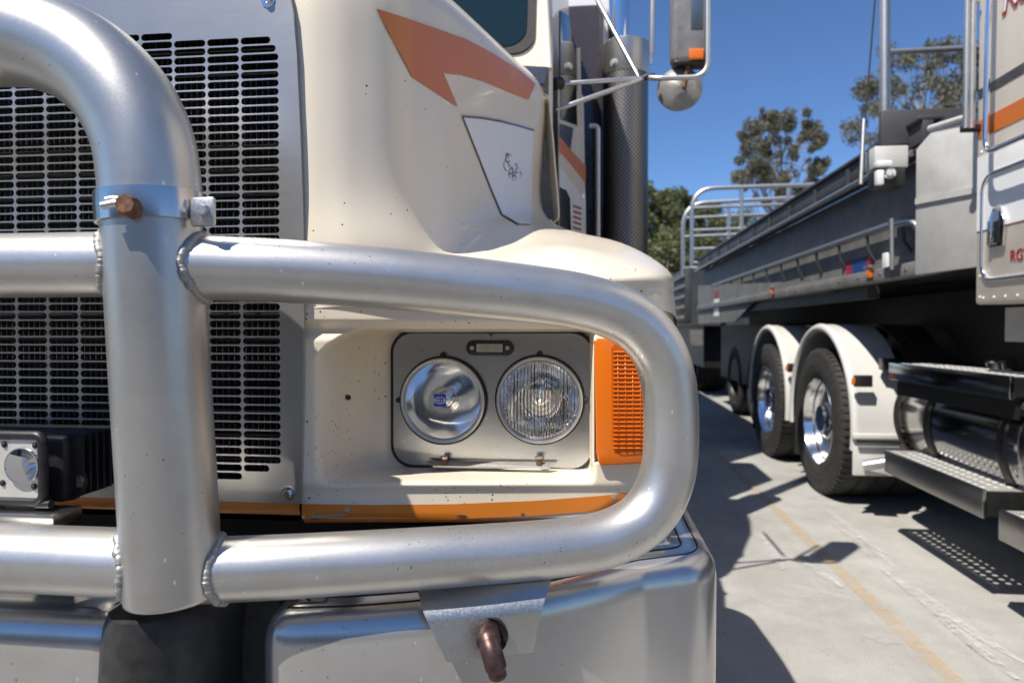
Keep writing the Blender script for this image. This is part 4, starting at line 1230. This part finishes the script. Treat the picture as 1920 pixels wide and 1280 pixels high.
# ================================================================== SECOND TRUCK (right)
X2 = 1.60
def sx(px, X=X2):                      # distance along the yard where a plane X shows at photo column px
    return atx(px, 616, X).y
def sz(px, py, X=X2): return atx(px, py, X).z
t2 = empty('parked_truck', (2.85, 3.6, 0))
tag(t2, 'cream and white sleeper truck at the right edge with polished fuel tank and chequered steps', 'truck')
yr = sx(1827)
slp = box('sleeper', (X2, .9, H + .10), (X2 + 2.4, yr, H + 2.2), M['cream_side'], t2, bev=.012)
def side(name, y0, y1, z0, z1, mat, parent, lift=.003, th=.003):
    return box(name, (X2 - lift, y0, H + z0), (X2 - lift + th - .0005, y1, H + z1), mat, parent)
side('charcoal_stripe', .92, yr - .012, .948, .985, M['charcoal'], slp)
side('orange_stripe', .92, yr - .012, .782, .856, M['orange'], slp)
side('white_band', .92, yr - .012, .402, .706, M['white_side'], slp)
side('red_pinstripe', .92, yr - .012, .398, .402, M['dark_red'], slp, lift=.0025)
# lettering at the top, white with a red shadow
yN = sx(1874); zN = sz(1874, 30)
text_obj('red_lettering', 'No', .13, (X2 - .004, yN + .006, zN - .008), (0, -1, 0), (0, 0, 1), M['red'], slp, extrude=.001, shear=.25, offset=.006)
text_obj('white_lettering', 'No', .13, (X2 - .0065, yN, zN), (0, -1, 0), (0, 0, 1), M['sticker_white'], slp, extrude=.001, shear=.25, offset=.002)
text_obj('weight_lettering', 'RGV', .062, (X2 - .003, sx(1893), sz(1893, 491)), (0, -1, 0), (0, 0, 1), M['dark_red'], slp, extrude=.001)
# locker door
yd = sx(1841); zd0, zd1 = H + .195, H + .62
dr = [Vector((X2 - .004, y_, z_)) for y_, z_ in rrect(yd - .45, (zd0 + zd1) / 2, .90, zd1 - zd0, .07, 7)]
lock = tube('locker_door', dr + [dr[0]], .008, M['chrome'], t2, seg=10, caps=False)
lc = Vector((X2 - .006, sx(1872), sz(1872, 430)))
lt = prism('latch', [lc + Vector((0, y_, z_)) for y_, z_ in ((-.05, -.07), (.05, -.07), (.055, .03), (.02, .085), (-.02, .085), (-.055, .03))], (-.012, 0, 0), M['chrome'], lock, bev=.004)
box('latch_cup', lc + Vector((-.0145, -.030, -.055)), lc + Vector((-.0122, .006, .03)), M['black'], lock)
box('latch_paddle', lc + Vector((-.020, .022, -.06)), lc + Vector((-.0145, .040, .035)), M['chrome'], lock, bev=.002)
# rivets
for k in range(8):
    p = Vector((X2, yr - .035, H + .13 + k * .085))
    lathe('rivet', [(.0065, 0), (.005, .003), (.0001, .004)], p, (-1, 0, 0), M['cream'] if k * .085 + .13 < .4 else M['white'], slp, seg=8)
for k in range(4):
    lathe('rivet', [(.0065, 0), (.005, .003), (.0001, .004)], Vector((X2, yr - .06 - k * .075, H + .125)), (-1, 0, 0), M['cream'], slp, seg=8)
# grab rails
gx_ = X2 - .07
tube('grab_rail', fillet([Vector((gx_, sx(1848, gx_), H + 1.9)), Vector((gx_, sx(1843, gx_), sz(1843, 290, gx_))), Vector((gx_, 1.5, sz(1843, 290, gx_) + .0))], .06, 7), .011, M['chrome'], t2, seg=12)
# ladder uprights behind the sleeper
for px in (1811, 1822):
    p = at(px, 232, 3.02)
    tube('ladder_rail', [p + Vector((0, 0, -.02)), p + Vector((0, 0, 1.6))], .012, M['galv'], t2, seg=12)
box('ladder_bracket', at(1806, 246, 3.02), at(1845, 232, 3.02) + Vector((0, .03, 0)), M['black'], t2, bev=.004)
for yy in (-60, 2):
    tube('ladder_rung', [at(1811, yy, 3.02), at(1836, yy, 3.02)], .010, M['galv'], t2, seg=10)
box('cab_bracket', atx(1884, 640, 1.72), atx(1884, 640, 1.72) + Vector((.06, -.16, .14)), M['dull_alu'], t2, bev=.004)
# chassis
box('chassis_rail', (2.35, .5, .62), (3.35, 7.2, 1.0), M['black'], t2)
box('gap_blocker', (2.25, .9, .75), (3.55, 7.2, 1.38), M['black'], t2)  # black box added to keep the gap under the truck dark
box('rear_axle_housing', (2.25, 4.4, .35), (3.7, 7.0, .95), M['black'], t2)
# wheels and guards
WY = (5.0, 6.4)
for wy in WY:
    wheel('drive_wheel', Vector((X2, wy, .505)), .505, .62, t2, outer=-1)
    wheel('drive_wheel', Vector((X2 + 2.45, wy, .505)), .505, .62, t2, outer=1)
    # white guard, arc over the wheel: outer face lip + top skin
    def arc(R, x, a0, a1, n=30): return [Vector((x, wy + R * math.cos(math.radians(a0 + (a1 - a0) * i / n)), .52 + R * math.sin(math.radians(a0 + (a1 - a0) * i / n)))) for i in range(n + 1)]
    a0, a1 = 172, 372 if wy == WY[0] else 372
    a0, a1 = -10 + 0, 190
    rows_ = [(r_ + .048, x_) for r_, x_ in ((.560, X2 + .005), (.578, X2 - .012), (.60, X2 - .012), (.612, X2 + .0), (.618, X2 + .012), (.612, X2 + .03), (.612, X2 + .30), (.606, X2 + .30), (.606, X2 + .03), (.575, X2 + .008), (.560, X2 + .005))]
    vs, fs = [], []
    for R, x in rows_: vs += arc(R, x, a0, a1)
    for k in range(len(rows_) - 1):
        for i in range(30): a = k * 31 + i; fs.append((a, a + 1, a + 32, a + 31))
    gd = mesh('mudguard', vs, fs, M['guard'], t2, smooth=True, angle=50)
    vs, fs = [], []
    for R, x in ((.648, X2 + .36), (.66, X2 + .36), (.66, X2 + .60), (.648, X2 + .60)): vs += arc(R, x, a0, a1)
    for k in range(3):
        for i in range(30): a = k * 31 + i; fs.append((a, a + 1, a + 32, a + 31))
    mesh('inner_mudguard', vs, fs, M['charcoal'], t2, smooth=True, angle=50)
    # mud flap behind
    box('mud_flap', (X2 + .02, wy + .60, .16), (X2 + .60, wy + .615, .50), M['rubber'], t2)
    cyl('hub_cap', Vector((X2 + .03, wy, .52)), Vector((X2 + .01, wy, .52)), .09, M['chrome'], t2, seg=24)
    lp = Vector((X2 - .012, wy - .70, .80))
    mkl = box('side_marker', lp, lp + Vector((.10, .035, .07)), M['black'], t2, bev=.004)
    box('marker_lens', lp + Vector((-.012, .002, .012)), lp + Vector((0, .033, .056)), M['amber'], mkl, bev=.003)
# front flap of the guard
fy = WY[0] - .65
box('guard_front_flap', (X2 - .01, fy - .02, .26), (X2 + .26, fy + .0, .50), M['guard'], t2, bev=.008)
box('guard_ledge', (X2 - .02, fy - .045, .485), (X2 + .28, fy - .018, .52), M['guard'], t2, bev=.006)
cyl('guard_bracket', Vector((X2 - .0, fy - .05, .475)), Vector((X2 + .30, fy - .05, .475)), .010, M['black'], t2, seg=10)
cyl('guard_stub', Vector((X2 + .03, fy - .07, .33)), Vector((X2 + .15, fy - .10, .36)), .032, M['galv'], t2, seg=16)
for z_ in (.90, .69):
    box('guard_bolt_plate', (X2 + .16, fy + .02 - (.09 if z_ > .8 else 0) + .06, z_), (X2 + .26, fy + .055, z_ + .07), M['blackplastic'], t2, bev=.004)
# polished tanks with straps
for (y0, y1) in ((2.98, 4.12), (1.2, 2.86)):
    tk = lathe('fuel_tank', [(.0001, -.015), (.25, -.012), (.29, .0), (.30, .02), (.30, y1 - y0 - .02), (.29, y1 - y0), (.25, y1 - y0 + .012), (.0001, y1 - y0 + .015)], Vector((X2 + .42, y0, .66)), (0, 1, 0), M['tank'], t2, seg=56)
    for ys_ in ((y0 + .06, y0 + .70, y1 - .10) if y0 > 2 else (y1 - .2, y1 - .7)):
        lathe('tank_strap', [(.301, 0), (.309, .004), (.311, .03), (.309, .056), (.301, .06)], Vector((X2 + .42, ys_, .66)), (0, 1, 0), M['chrome'] if y0 < 2 else M['black'], tk, seg=56)
    cp = Vector((X2 + .36, (y0 + y1) / 2 - .05, .955))
    lathe('filler_cap', [(.085, -.02), (.085, .004), (.062, .008), (.062, .045), (.055, .052), (.0001, .054)], cp, (-.2, 0, 1), M['chrome'], tk, seg=32)
# steps: tread plates with punched holes
def tread(name, x0, x1, y0, y1, z, parent):
    vs, fs = [], []; nx_ = max(3, int((x1 - x0) / .042)); ny_ = max(3, int((y1 - y0) / .05)); px_, py_ = (x1 - x0) / nx_, (y1 - y0) / ny_
    def add(pts, zz=z):
        b0 = len(vs); vs.extend((p[0], p[1], zz) for p in pts); fs.append(tuple(range(b0, b0 + len(pts))))
    for i in range(nx_):
        for j in range(ny_):
            ax_, ay_ = x0 + i * px_, y0 + j * py_; bx_, by_ = ax_ + px_, ay_ + py_; cx_, cy_ = (ax_ + bx_) / 2, (ay_ + by_) / 2
            r_ = .0125
            if j in (0, ny_ - 1): add([(ax_, ay_), (bx_, ay_), (bx_, by_), (ax_, by_)]); continue
            ring = [(cx_ + r_ * math.cos(a * math.pi / 6), cy_ + r_ * math.sin(a * math.pi / 6)) for a in range(12)]
            add([(bx_, ay_), (bx_, by_)] + [ring[k] for k in (2, 1, 0, 11, 10)][0:5])
            add([(bx_, by_), (ax_, by_)] + [ring[k] for k in (4, 3, 2)])
            add([(ax_, by_), (ax_, ay_)] + [ring[k] for k in (8, 7, 6, 5, 4)])
            add([(ax_, ay_), (bx_, ay_)] + [ring[k] for k in (10, 9, 8)])
            b0 = len(vs)                                   # raised collar round the hole
            for a in range(12): vs.append((ring[a][0], ring[a][1], z + .004))
            for a in range(12): vs.append((cx_ + (ring[a][0] - cx_) * 1.3, cy_ + (ring[a][1] - cy_) * 1.3, z + .0002))
            for a in range(12): fs.append((b0 + a, b0 + (a + 1) % 12, b0 + 12 + (a + 1) % 12, b0 + 12 + a))
    return mesh(name, vs, fs, M['tread'], parent)
def step(y0, y1, z, h_, depth, name='side_step'):
    st = box(name, (X2 - .006, y0, z - h_), (X2 + .012, y1, z + .004), M['tank'] if z > .8 else M['plate'], t2, bev=.004)
    tread('tread_plate', X2 + .013, X2 + depth, y0 + .004, y1 - .004, z, st)
    box('step_lip', (X2 + depth, y0, z - h_ * .6), (X2 + depth + .008, y1, z + .003), M['dull_alu'], st)
    for yy in (y0, y1 - .006): box('step_end', (X2 + .013, yy, z - h_ + .01), (X2 + depth - .001, yy + .006, z - .004), M['black'], st)
    for k in range(2): 
        yb_ = y0 + (y1 - y0) * (.25 + .5 * k)
        box('step_hanger', (X2 + depth - .03, yb_, z - .05), (X2 + depth + .10, yb_ + .05, z - .02), M['galv'], st, bev=.003)
    return st
step(2.80, 3.86, .965, .085, .20); step(1.2, 2.70, .955, .085, .20)
step(2.97, 3.90, .490, .115, .17); step(1.2, 2.86, .440, .115, .17)
for (a, b_) in ((2.82, 3.84), (1.2, 2.68)):
    box('step_skirt', (X2 + .03, a, .80), (X2 + .045, b_, .872), M['black'], t2)

# ================================================================== LEAD TRAILER
tr = empty('grey_trailer', (2.85, 7.0, 0))
tag(tr, 'long grey flat-sided trailer with tube rub rail hitched behind the parked truck', 'trailer')
TX = 1.60; Y0, Y1 = 3.52, 10.45
def tb(name, x0, x1, y0, y1, z0, z1, mat, parent=tr, bev=.0):
    return box(name, (x0, y0, H + z0), (x1, y1, H + z1), mat, parent, bev=bev)
wall = tb('side_wall', TX + .086, TX + .12, Y0, Y1, .33, .86, M['trailer'])
tb('deck', TX + .12, TX + 2.4, Y0, Y1, .30, .40, M['trailer'])
tb('far_wall', TX + 2.32, TX + 2.4, Y0, Y1, .40, .98, M['trailer'])
top = tb('top_panel', TX + .0, TX + .05, Y0, Y1, .905, 1.01, M['trailer'], bev=.006)
tb('ledge_plate', TX - .024, TX + .085, Y0, Y1, .868, .876, M['trailer'])
tb('top_rail', TX - .02, TX + .10, Y0, Y1, 1.010, 1.03, M['trailer'], bev=.005)
tube('ledge_tube', [V(TX - .028, Y0 + .05, .862), V(TX - .028, Y1, .862)], .017, M['galv'], tr, seg=12)
for k in range(11):
    yy = Y0 + .3 + k * .62
    tb('rail_bracket', TX - .018, TX - .002, yy, yy + .03, .865, .985, M['trailer'])
# rub rail with its uprights
tube('rub_rail', fillet([V(TX + .06, 3.62, .46), V(TX + .03, 3.68, .545), V(TX + .03, 3.95, .565), V(TX + .03, 9.3, .572)], .12, 6), .019, M['galv'], tr, seg=12)
for yy in (8.16, 7.60, 7.09, 6.58, 6.09, 5.62, 5.17, 4.72, 4.26, 3.80, 8.7, 9.2):
    tube('rail_upright', [V(TX + .03, yy, .565), V(TX + .04, yy, .46), V(TX + .076, yy - .01, .40)], .009, M['trailer'], tr, seg=8)
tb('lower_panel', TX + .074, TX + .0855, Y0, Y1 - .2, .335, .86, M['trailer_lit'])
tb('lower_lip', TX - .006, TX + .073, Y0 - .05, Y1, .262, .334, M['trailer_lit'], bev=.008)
tb('under_rail', TX + .05, TX + .12, 4.3, Y1, .18, .26, M['trailer'])
# tape, labels, lamps on the side
for (y0, y1, mt) in ((4.28, 4.37, 'dark_red'), (4.38, 4.60, 'tape_blue'), (4.61, 4.70, 'dark_red')):
    tb('reflective_tape', TX + .070, TX + .0735, y0, y1, .345, .44, M[mt])
for px, py in ((1448, 545), (1630, 511)):
    p = atx(px, py, TX - .02)
    lm = box('side_lamp', p + Vector((-.012, -.025, -.03)), p + Vector((.012, .025, .022)), M['amber'], tr, bev=.006)
    box('lamp_hood', p + Vector((-.018, -.04, .024)), p + Vector((.02, .04, .040)), M['galv'], lm, bev=.003)
for px, py, hh in ((1658, 489, .045),):
    p = atx(px, py, TX + .054); box('white_tag', p + Vector((0, -.03, -hh)), p + Vector((.018, .03, hh)), M['white'], tr, bev=.003)
# front gooseneck plate, headboard, corner post
gA, gB = V(1.575, 3.53, .262), V(1.70, 2.98, .27)
gn = prism('gooseneck_plate', [gA, gB, V(1.70, 2.98, .875), V(1.60, 3.42, .93), V(1.575, 3.53, .87)], (.03, .007, 0), M['dull_alu'], tr, bev=.002)
prism('plate_stiffener', [V(1.572, 3.52, .60), V(1.695, 2.985, .575), V(1.695, 2.985, .60), V(1.572, 3.52, .63)], (-.006, -.002, 0), M['dull_alu'], gn)
tube('plate_top_roll', [V(1.60, 3.45, .945), V(1.64, 3.25, .93), V(1.69, 2.99, .885)], .016, M['dull_alu'], gn, seg=10)
box('deck_front', (1.74, 2.9, H + .30), (3.9, 3.55, H + .86), M['trailer'], tr)
hbd = box('headboard', at(1652, 272, 3.66), at(1880, 198, 3.66) + Vector((0, .04, 0)), M['trailer'], tr, bev=.01)
pst = tube('corner_post', [at(1659, 275, 3.70), at(1659, -120, 3.70)], .026, M['galv'], tr, seg=16)
tube('head_rail', [at(1664, 98, 3.70), at(1870, 88, 3.70)], .015, M['galv'], tr, seg=12)
tube('tension_cable', [at(1643, -30, 3.70), at(1616, 300, 3.60)], .0045, M['rubber'], tr, seg=8)
tube('ratchet_rod', [at(1620, 224, 3.60), at(1614, 345, 3.55)], .010, M['galv'], tr, seg=8)
cl = box('corner_box', at(1640, 315, 3.56), at(1704, 272, 3.56) + Vector((0, .12, 0)), M['dull_alu'], tr, bev=.006)
box('coupling', at(1645, 312, 3.50), at(1674, 300, 3.50) + Vector((0, .05, 0)), M['white'], cl, bev=.006)
box('coupling_arm', at(1645, 346, 3.50), at(1658, 318, 3.50) + Vector((0, .04, 0)), M['white'], cl, bev=.004)
box('corner_bracket', at(1642, 350, 3.53), at(1698, 316, 3.53) + Vector((0, .1, 0)), M['black'], cl, bev=.006)
bolt('coupling_bolt', at(1668, 325, 3.52), (-.3, -1, 0), .016, M['dull_alu'], cl)
tube('air_pipe', [at(1671, 410, 3.5), at(1672, 505, 3.5)], .010, M['galv'], tr, seg=8)
for k in range(22):
    yy = Y0 + .15 + k * .31
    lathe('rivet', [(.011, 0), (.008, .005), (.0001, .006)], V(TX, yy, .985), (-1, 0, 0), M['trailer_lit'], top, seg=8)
    lathe('rivet', [(.010, 0), (.007, .005), (.0001, .006)], V(TX - .006, yy, .30), (-1, 0, 0), M['trailer'], wall, seg=8)
# undercarriage of the trailer
box('trailer_beam', (2.35, 3.4, H - .02), (3.25, Y1, H + .30), M['black'], tr)
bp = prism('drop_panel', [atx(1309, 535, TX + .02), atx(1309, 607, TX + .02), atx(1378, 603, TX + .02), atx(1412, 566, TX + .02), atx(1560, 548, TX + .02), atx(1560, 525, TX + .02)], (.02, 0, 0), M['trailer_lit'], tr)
lbp = atx(1343, 575, TX + .016); box('warning_label', lbp + Vector((0, -.17, -.12)), lbp + Vector((.003, .17, .10)), M['white'], bp)
box('warning_band', lbp + Vector((-.001, -.16, .115)), lbp + Vector((.003, .16, .20)), M['dark_red'], bp)
pb = prism('perforated_bracket', [atx(1460, 566, TX + .1), atx(1465, 578, TX + .1), atx(1570, 565, TX + .1), atx(1570, 556, TX + .1)], (.01, 0, 0), M['dull_alu'], tr)
for px in (1481, 1486, 1491, 1517, 1522, 1528):
    for dy in (-3, 1, 5):
        p = atx(px, 570 - (px - 1481) * .11 + dy, TX + .097); lathe('bracket_hole', [(.0001, 0), (.010, 0)], p, (-1, 0, 0), M['black'], pb, seg=8)
for k, wy in enumerate((8.3, 9.5)):
    wheel('trailer_wheel', Vector((TX + .36, wy, .46)), .46, .45, tr, outer=-1, mats=('tyre', 'black'))  # near rims black in place of the shade under the trailer
    wheel('trailer_wheel', Vector((TX + 2.3, wy, .46)), .46, .55, tr, outer=1, mats=('tyre', 'galv'))
box('rear_underframe', (1.95, 7.2, .45), (3.6, Y1, H + .05), M['black'], tr)
# rail gates at the rear end
def gate(px0, px1, ytop, ybot, Y, rails, posts, name):
    hoop_ = fillet([at(px0, ybot, Y), at(px0, ytop, Y), at(px1, ytop - 8, Y)], .35, 8)
    gt = tube(name, hoop_, .032, M['galv'], tr, seg=12)
    for ry in rails: tube('gate_rail', [at(px0 + 2, ry, Y), at(px1, ry - 9, Y)], .024, M['galv'], gt, seg=10)
    for q_ in posts: tube('gate_post', [at(q_, ytop, Y), at(q_, ybot, Y)], .030, M['galv'], gt, seg=10)
gate(1297, 1530, 354, 500, Y1 + .15, (390, 432, 467, 493), (1390, 1478), 'rail_gate')
# ================================================================== SECOND TRAILER
t3 = empty('rear_trailer', (2.85, 15.0, 0))
tag(t3, 'second grey trailer with ribbed side standing behind the long trailer', 'trailer')
Ya, Yb_ = 11.4, 18.0
sw = box('side_wall', (TX - .05, Ya, H + .10), (TX + .05, Yb_, H + 1.0), M['trailer'], t3, bev=.01)
for k in range(5):
    zz = H + .15 + k * .17
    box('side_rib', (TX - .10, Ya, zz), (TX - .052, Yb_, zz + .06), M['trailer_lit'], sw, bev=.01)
box('deck', (TX + .05, Ya, H + .05), (TX + 2.4, Yb_, H + .2), M['trailer'], t3)
box('front_wall', (TX + .05, Ya, H + .2), (TX + 2.4, Ya + .06, H + .98), M['trailer'], t3)
g2 = tube('rail_gate', fillet([at(1280, 520, Ya + .05), at(1280, 382, Ya + .05), at(1500, 370, Ya + .05)], .4, 8), .034, M['galv'], t3, seg=12)
for ry in (409, 444, 503): tube('gate_rail', [at(1281, ry, Ya + .05), at(1480, ry - 9, Ya + .05)], .026, M['galv'], g2, seg=10)
tube('gate_post', [at(1366, 378, Ya + .05), at(1366, 520, Ya + .05)], .032, M['galv'], g2, seg=10)
for wy in (13.0, 14.3, 15.6):
    wheel('trailer_wheel', Vector((TX + .36, wy, .5)), .5, .5, t3, outer=-1, mats=('tyre', 'black'))
box('underframe', (1.9, Ya + .3, .5), (3.7, Yb_, H + .05), M['black'], t3)
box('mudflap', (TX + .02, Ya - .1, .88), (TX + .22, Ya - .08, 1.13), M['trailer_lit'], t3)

# ================================================================== TALL TRAILER BEHIND THE CREAM TRUCK
bt = empty('box_trailer', (CX, 9.0, 0))
tag(bt, 'tall white trailer body close behind the cab and exhaust of the cream truck', 'trailer')
bw = box('body', (2 * CX - .2, 4.75, 1.25), (.22, 14.0, 4.55), M['white'], bt, bev=.03)
box('front_rail', (2 * CX - .18, 4.72, 1.22), (.18, 4.748, 1.34), M['trailer'], bw)
box('underframe', (2 * CX + .6, 5.5, .75), (-.6, 13.8, 1.245), M['black'], bt)
for wy in (11.0, 12.25, 13.5):
    wheel('trailer_wheel', Vector((.12, wy, .5)), .5, .6, bt, outer=1, mats=('tyre', 'galv'))
    wheel('trailer_wheel', Vector((2 * CX - .12, wy, .5)), .5, .6, bt, outer=-1, mats=('tyre', 'galv'))

# ================================================================== TREES
def tree(name, label, base, height, crown, mat, nleaf, leaf, seed, lean=0.0, clumps=38, trunk_r=.25, group=None, weep=.3, vary=.55, csz=.3):
    """crown: (centre height, rx, rz) ; leaf cards gathered in clumps on branches"""
    rnd = random.Random(seed)
    root = empty(name, base); base = Vector(base)
    ch, rx, rz = crown
    vs, fs = [], []
    top = base + Vector((lean, 0, ch))
    trunk = catmull([base + Vector((0, 0, -.3)), base + Vector((lean * .2 + .1, 0, ch * .4)), top + Vector((0, 0, rz * .4))], 5)
    tube_geo(trunk, [trunk_r * (1 - .75 * i / (len(trunk) - 1)) for i in range(len(trunk))], 9, True, vs, fs)
    cs = []
    for k in range(clumps):
        while True:
            p = Vector((rnd.uniform(-1, 1), rnd.uniform(-1, 1), rnd.uniform(-1, 1)))
            if .25 < p.length < 1: break
        if rnd.random() < .65: p = p.normalized() * rnd.uniform(.7, 1.0)
        cs.append((top + Vector((p.x * rx, p.y * rx, p.z * rz)), rnd.uniform(vary, 1.0) * rx * csz))
    for c, r in cs[::2]:
        s = trunk[rnd.randrange(len(trunk) // 2, len(trunk) - 1)]
        m_ = s.lerp(c, .5) + Vector((rnd.uniform(-.3, .3), 0, rnd.uniform(0, .5)))
        pth = catmull([s, m_, c], 4)
        tube_geo(pth, [trunk_r * .3 * (1 - .8 * i / (len(pth) - 1)) for i in range(len(pth))], 6, False, vs, fs)
    mesh('trunk', vs, fs, M['bark'], root, smooth=True)
    lv, lf = [], []
    wts = [r ** 2 for c, r in cs]
    for k in range(nleaf):
        c, r = rnd.choices(cs, wts)[0]
        while True:
            p = Vector((rnd.uniform(-1, 1), rnd.uniform(-1, 1), rnd.uniform(-1, 1)))
            if p.length < 1: break
        p = c + Vector((p.x * r, p.y * r, p.z * r * .8 - weep * r * rnd.random()))
        s = leaf * rnd.uniform(.6, 1.3)
        a = Vector((rnd.gauss(0, 1), rnd.gauss(0, 1), rnd.gauss(0, .8) - weep * 1.5)).normalized()
        b = a.cross(Vector((rnd.gauss(0, 1), rnd.gauss(0, 1), rnd.gauss(0, 1)))).normalized()
        b0 = len(lv)
        lv += [p - a * s, p + b * s * .42, p + a * s, p - b * s * .42]
        lf.append((b0, b0 + 1, b0 + 2, b0 + 3))
    cr = mesh('crown', lv, lf, mat, root)
    return tag(root, label, 'tree', group)
def place(px, Y): 
    p = at(px, 616, Y); return (p.x, Y, 0)
def tz(py, Y): return at(1450, py, Y).z
tree('gum_tree', 'airy tall gum tree standing alone against the sky above the trailer rails', place(1462, 46), 0, (tz(292, 46), 2.9, 3.3), M['leaf_gum2'], 17000, .11, 3, clumps=110, trunk_r=.2, group='trees beyond the yard', vary=.25, weep=.6, csz=.2)
tree('gum_tree', 'brownish gum tree seen through the rails behind the grey headboard', place(1722, 34), 0, (tz(225, 34), 3.3, 3.7), M['leaf_gum2'], 19000, .09, 5, clumps=120, trunk_r=.2, group='trees beyond the yard', vary=.25, weep=.6, csz=.2)
specs = [(1212, 58, 405, 2.6, 'dark rounded green tree nearest the exhaust stack'), (1262, 62, 400, 2.5, 'tallest rounded green tree of the clump left of the rail gates'),
         (1318, 66, 446, 3.0, 'low green tree behind the left end of the rail gates'), (1390, 74, 462, 3.6, 'dull green tree low behind the middle of the rail gates'),
         (1225, 50, 500, 2.6, 'low bushy green tree just above the white guard of the cream truck'), (1290, 54, 500, 2.8, 'low bushy tree behind the feet of the rail gates'), (1455, 80, 470, 3.5, 'far low tree under the airy gum tree')]
for k, (px, Y, py, r, lab) in enumerate(specs):
    tree('dense_tree', lab, place(px, Y), 0, (tz(py, Y), r, r * 1.05), M['leaf_bush'], 13000, .15, 20 + k, clumps=70, trunk_r=.25, group='green trees on the slope', weep=.1, vary=.6)
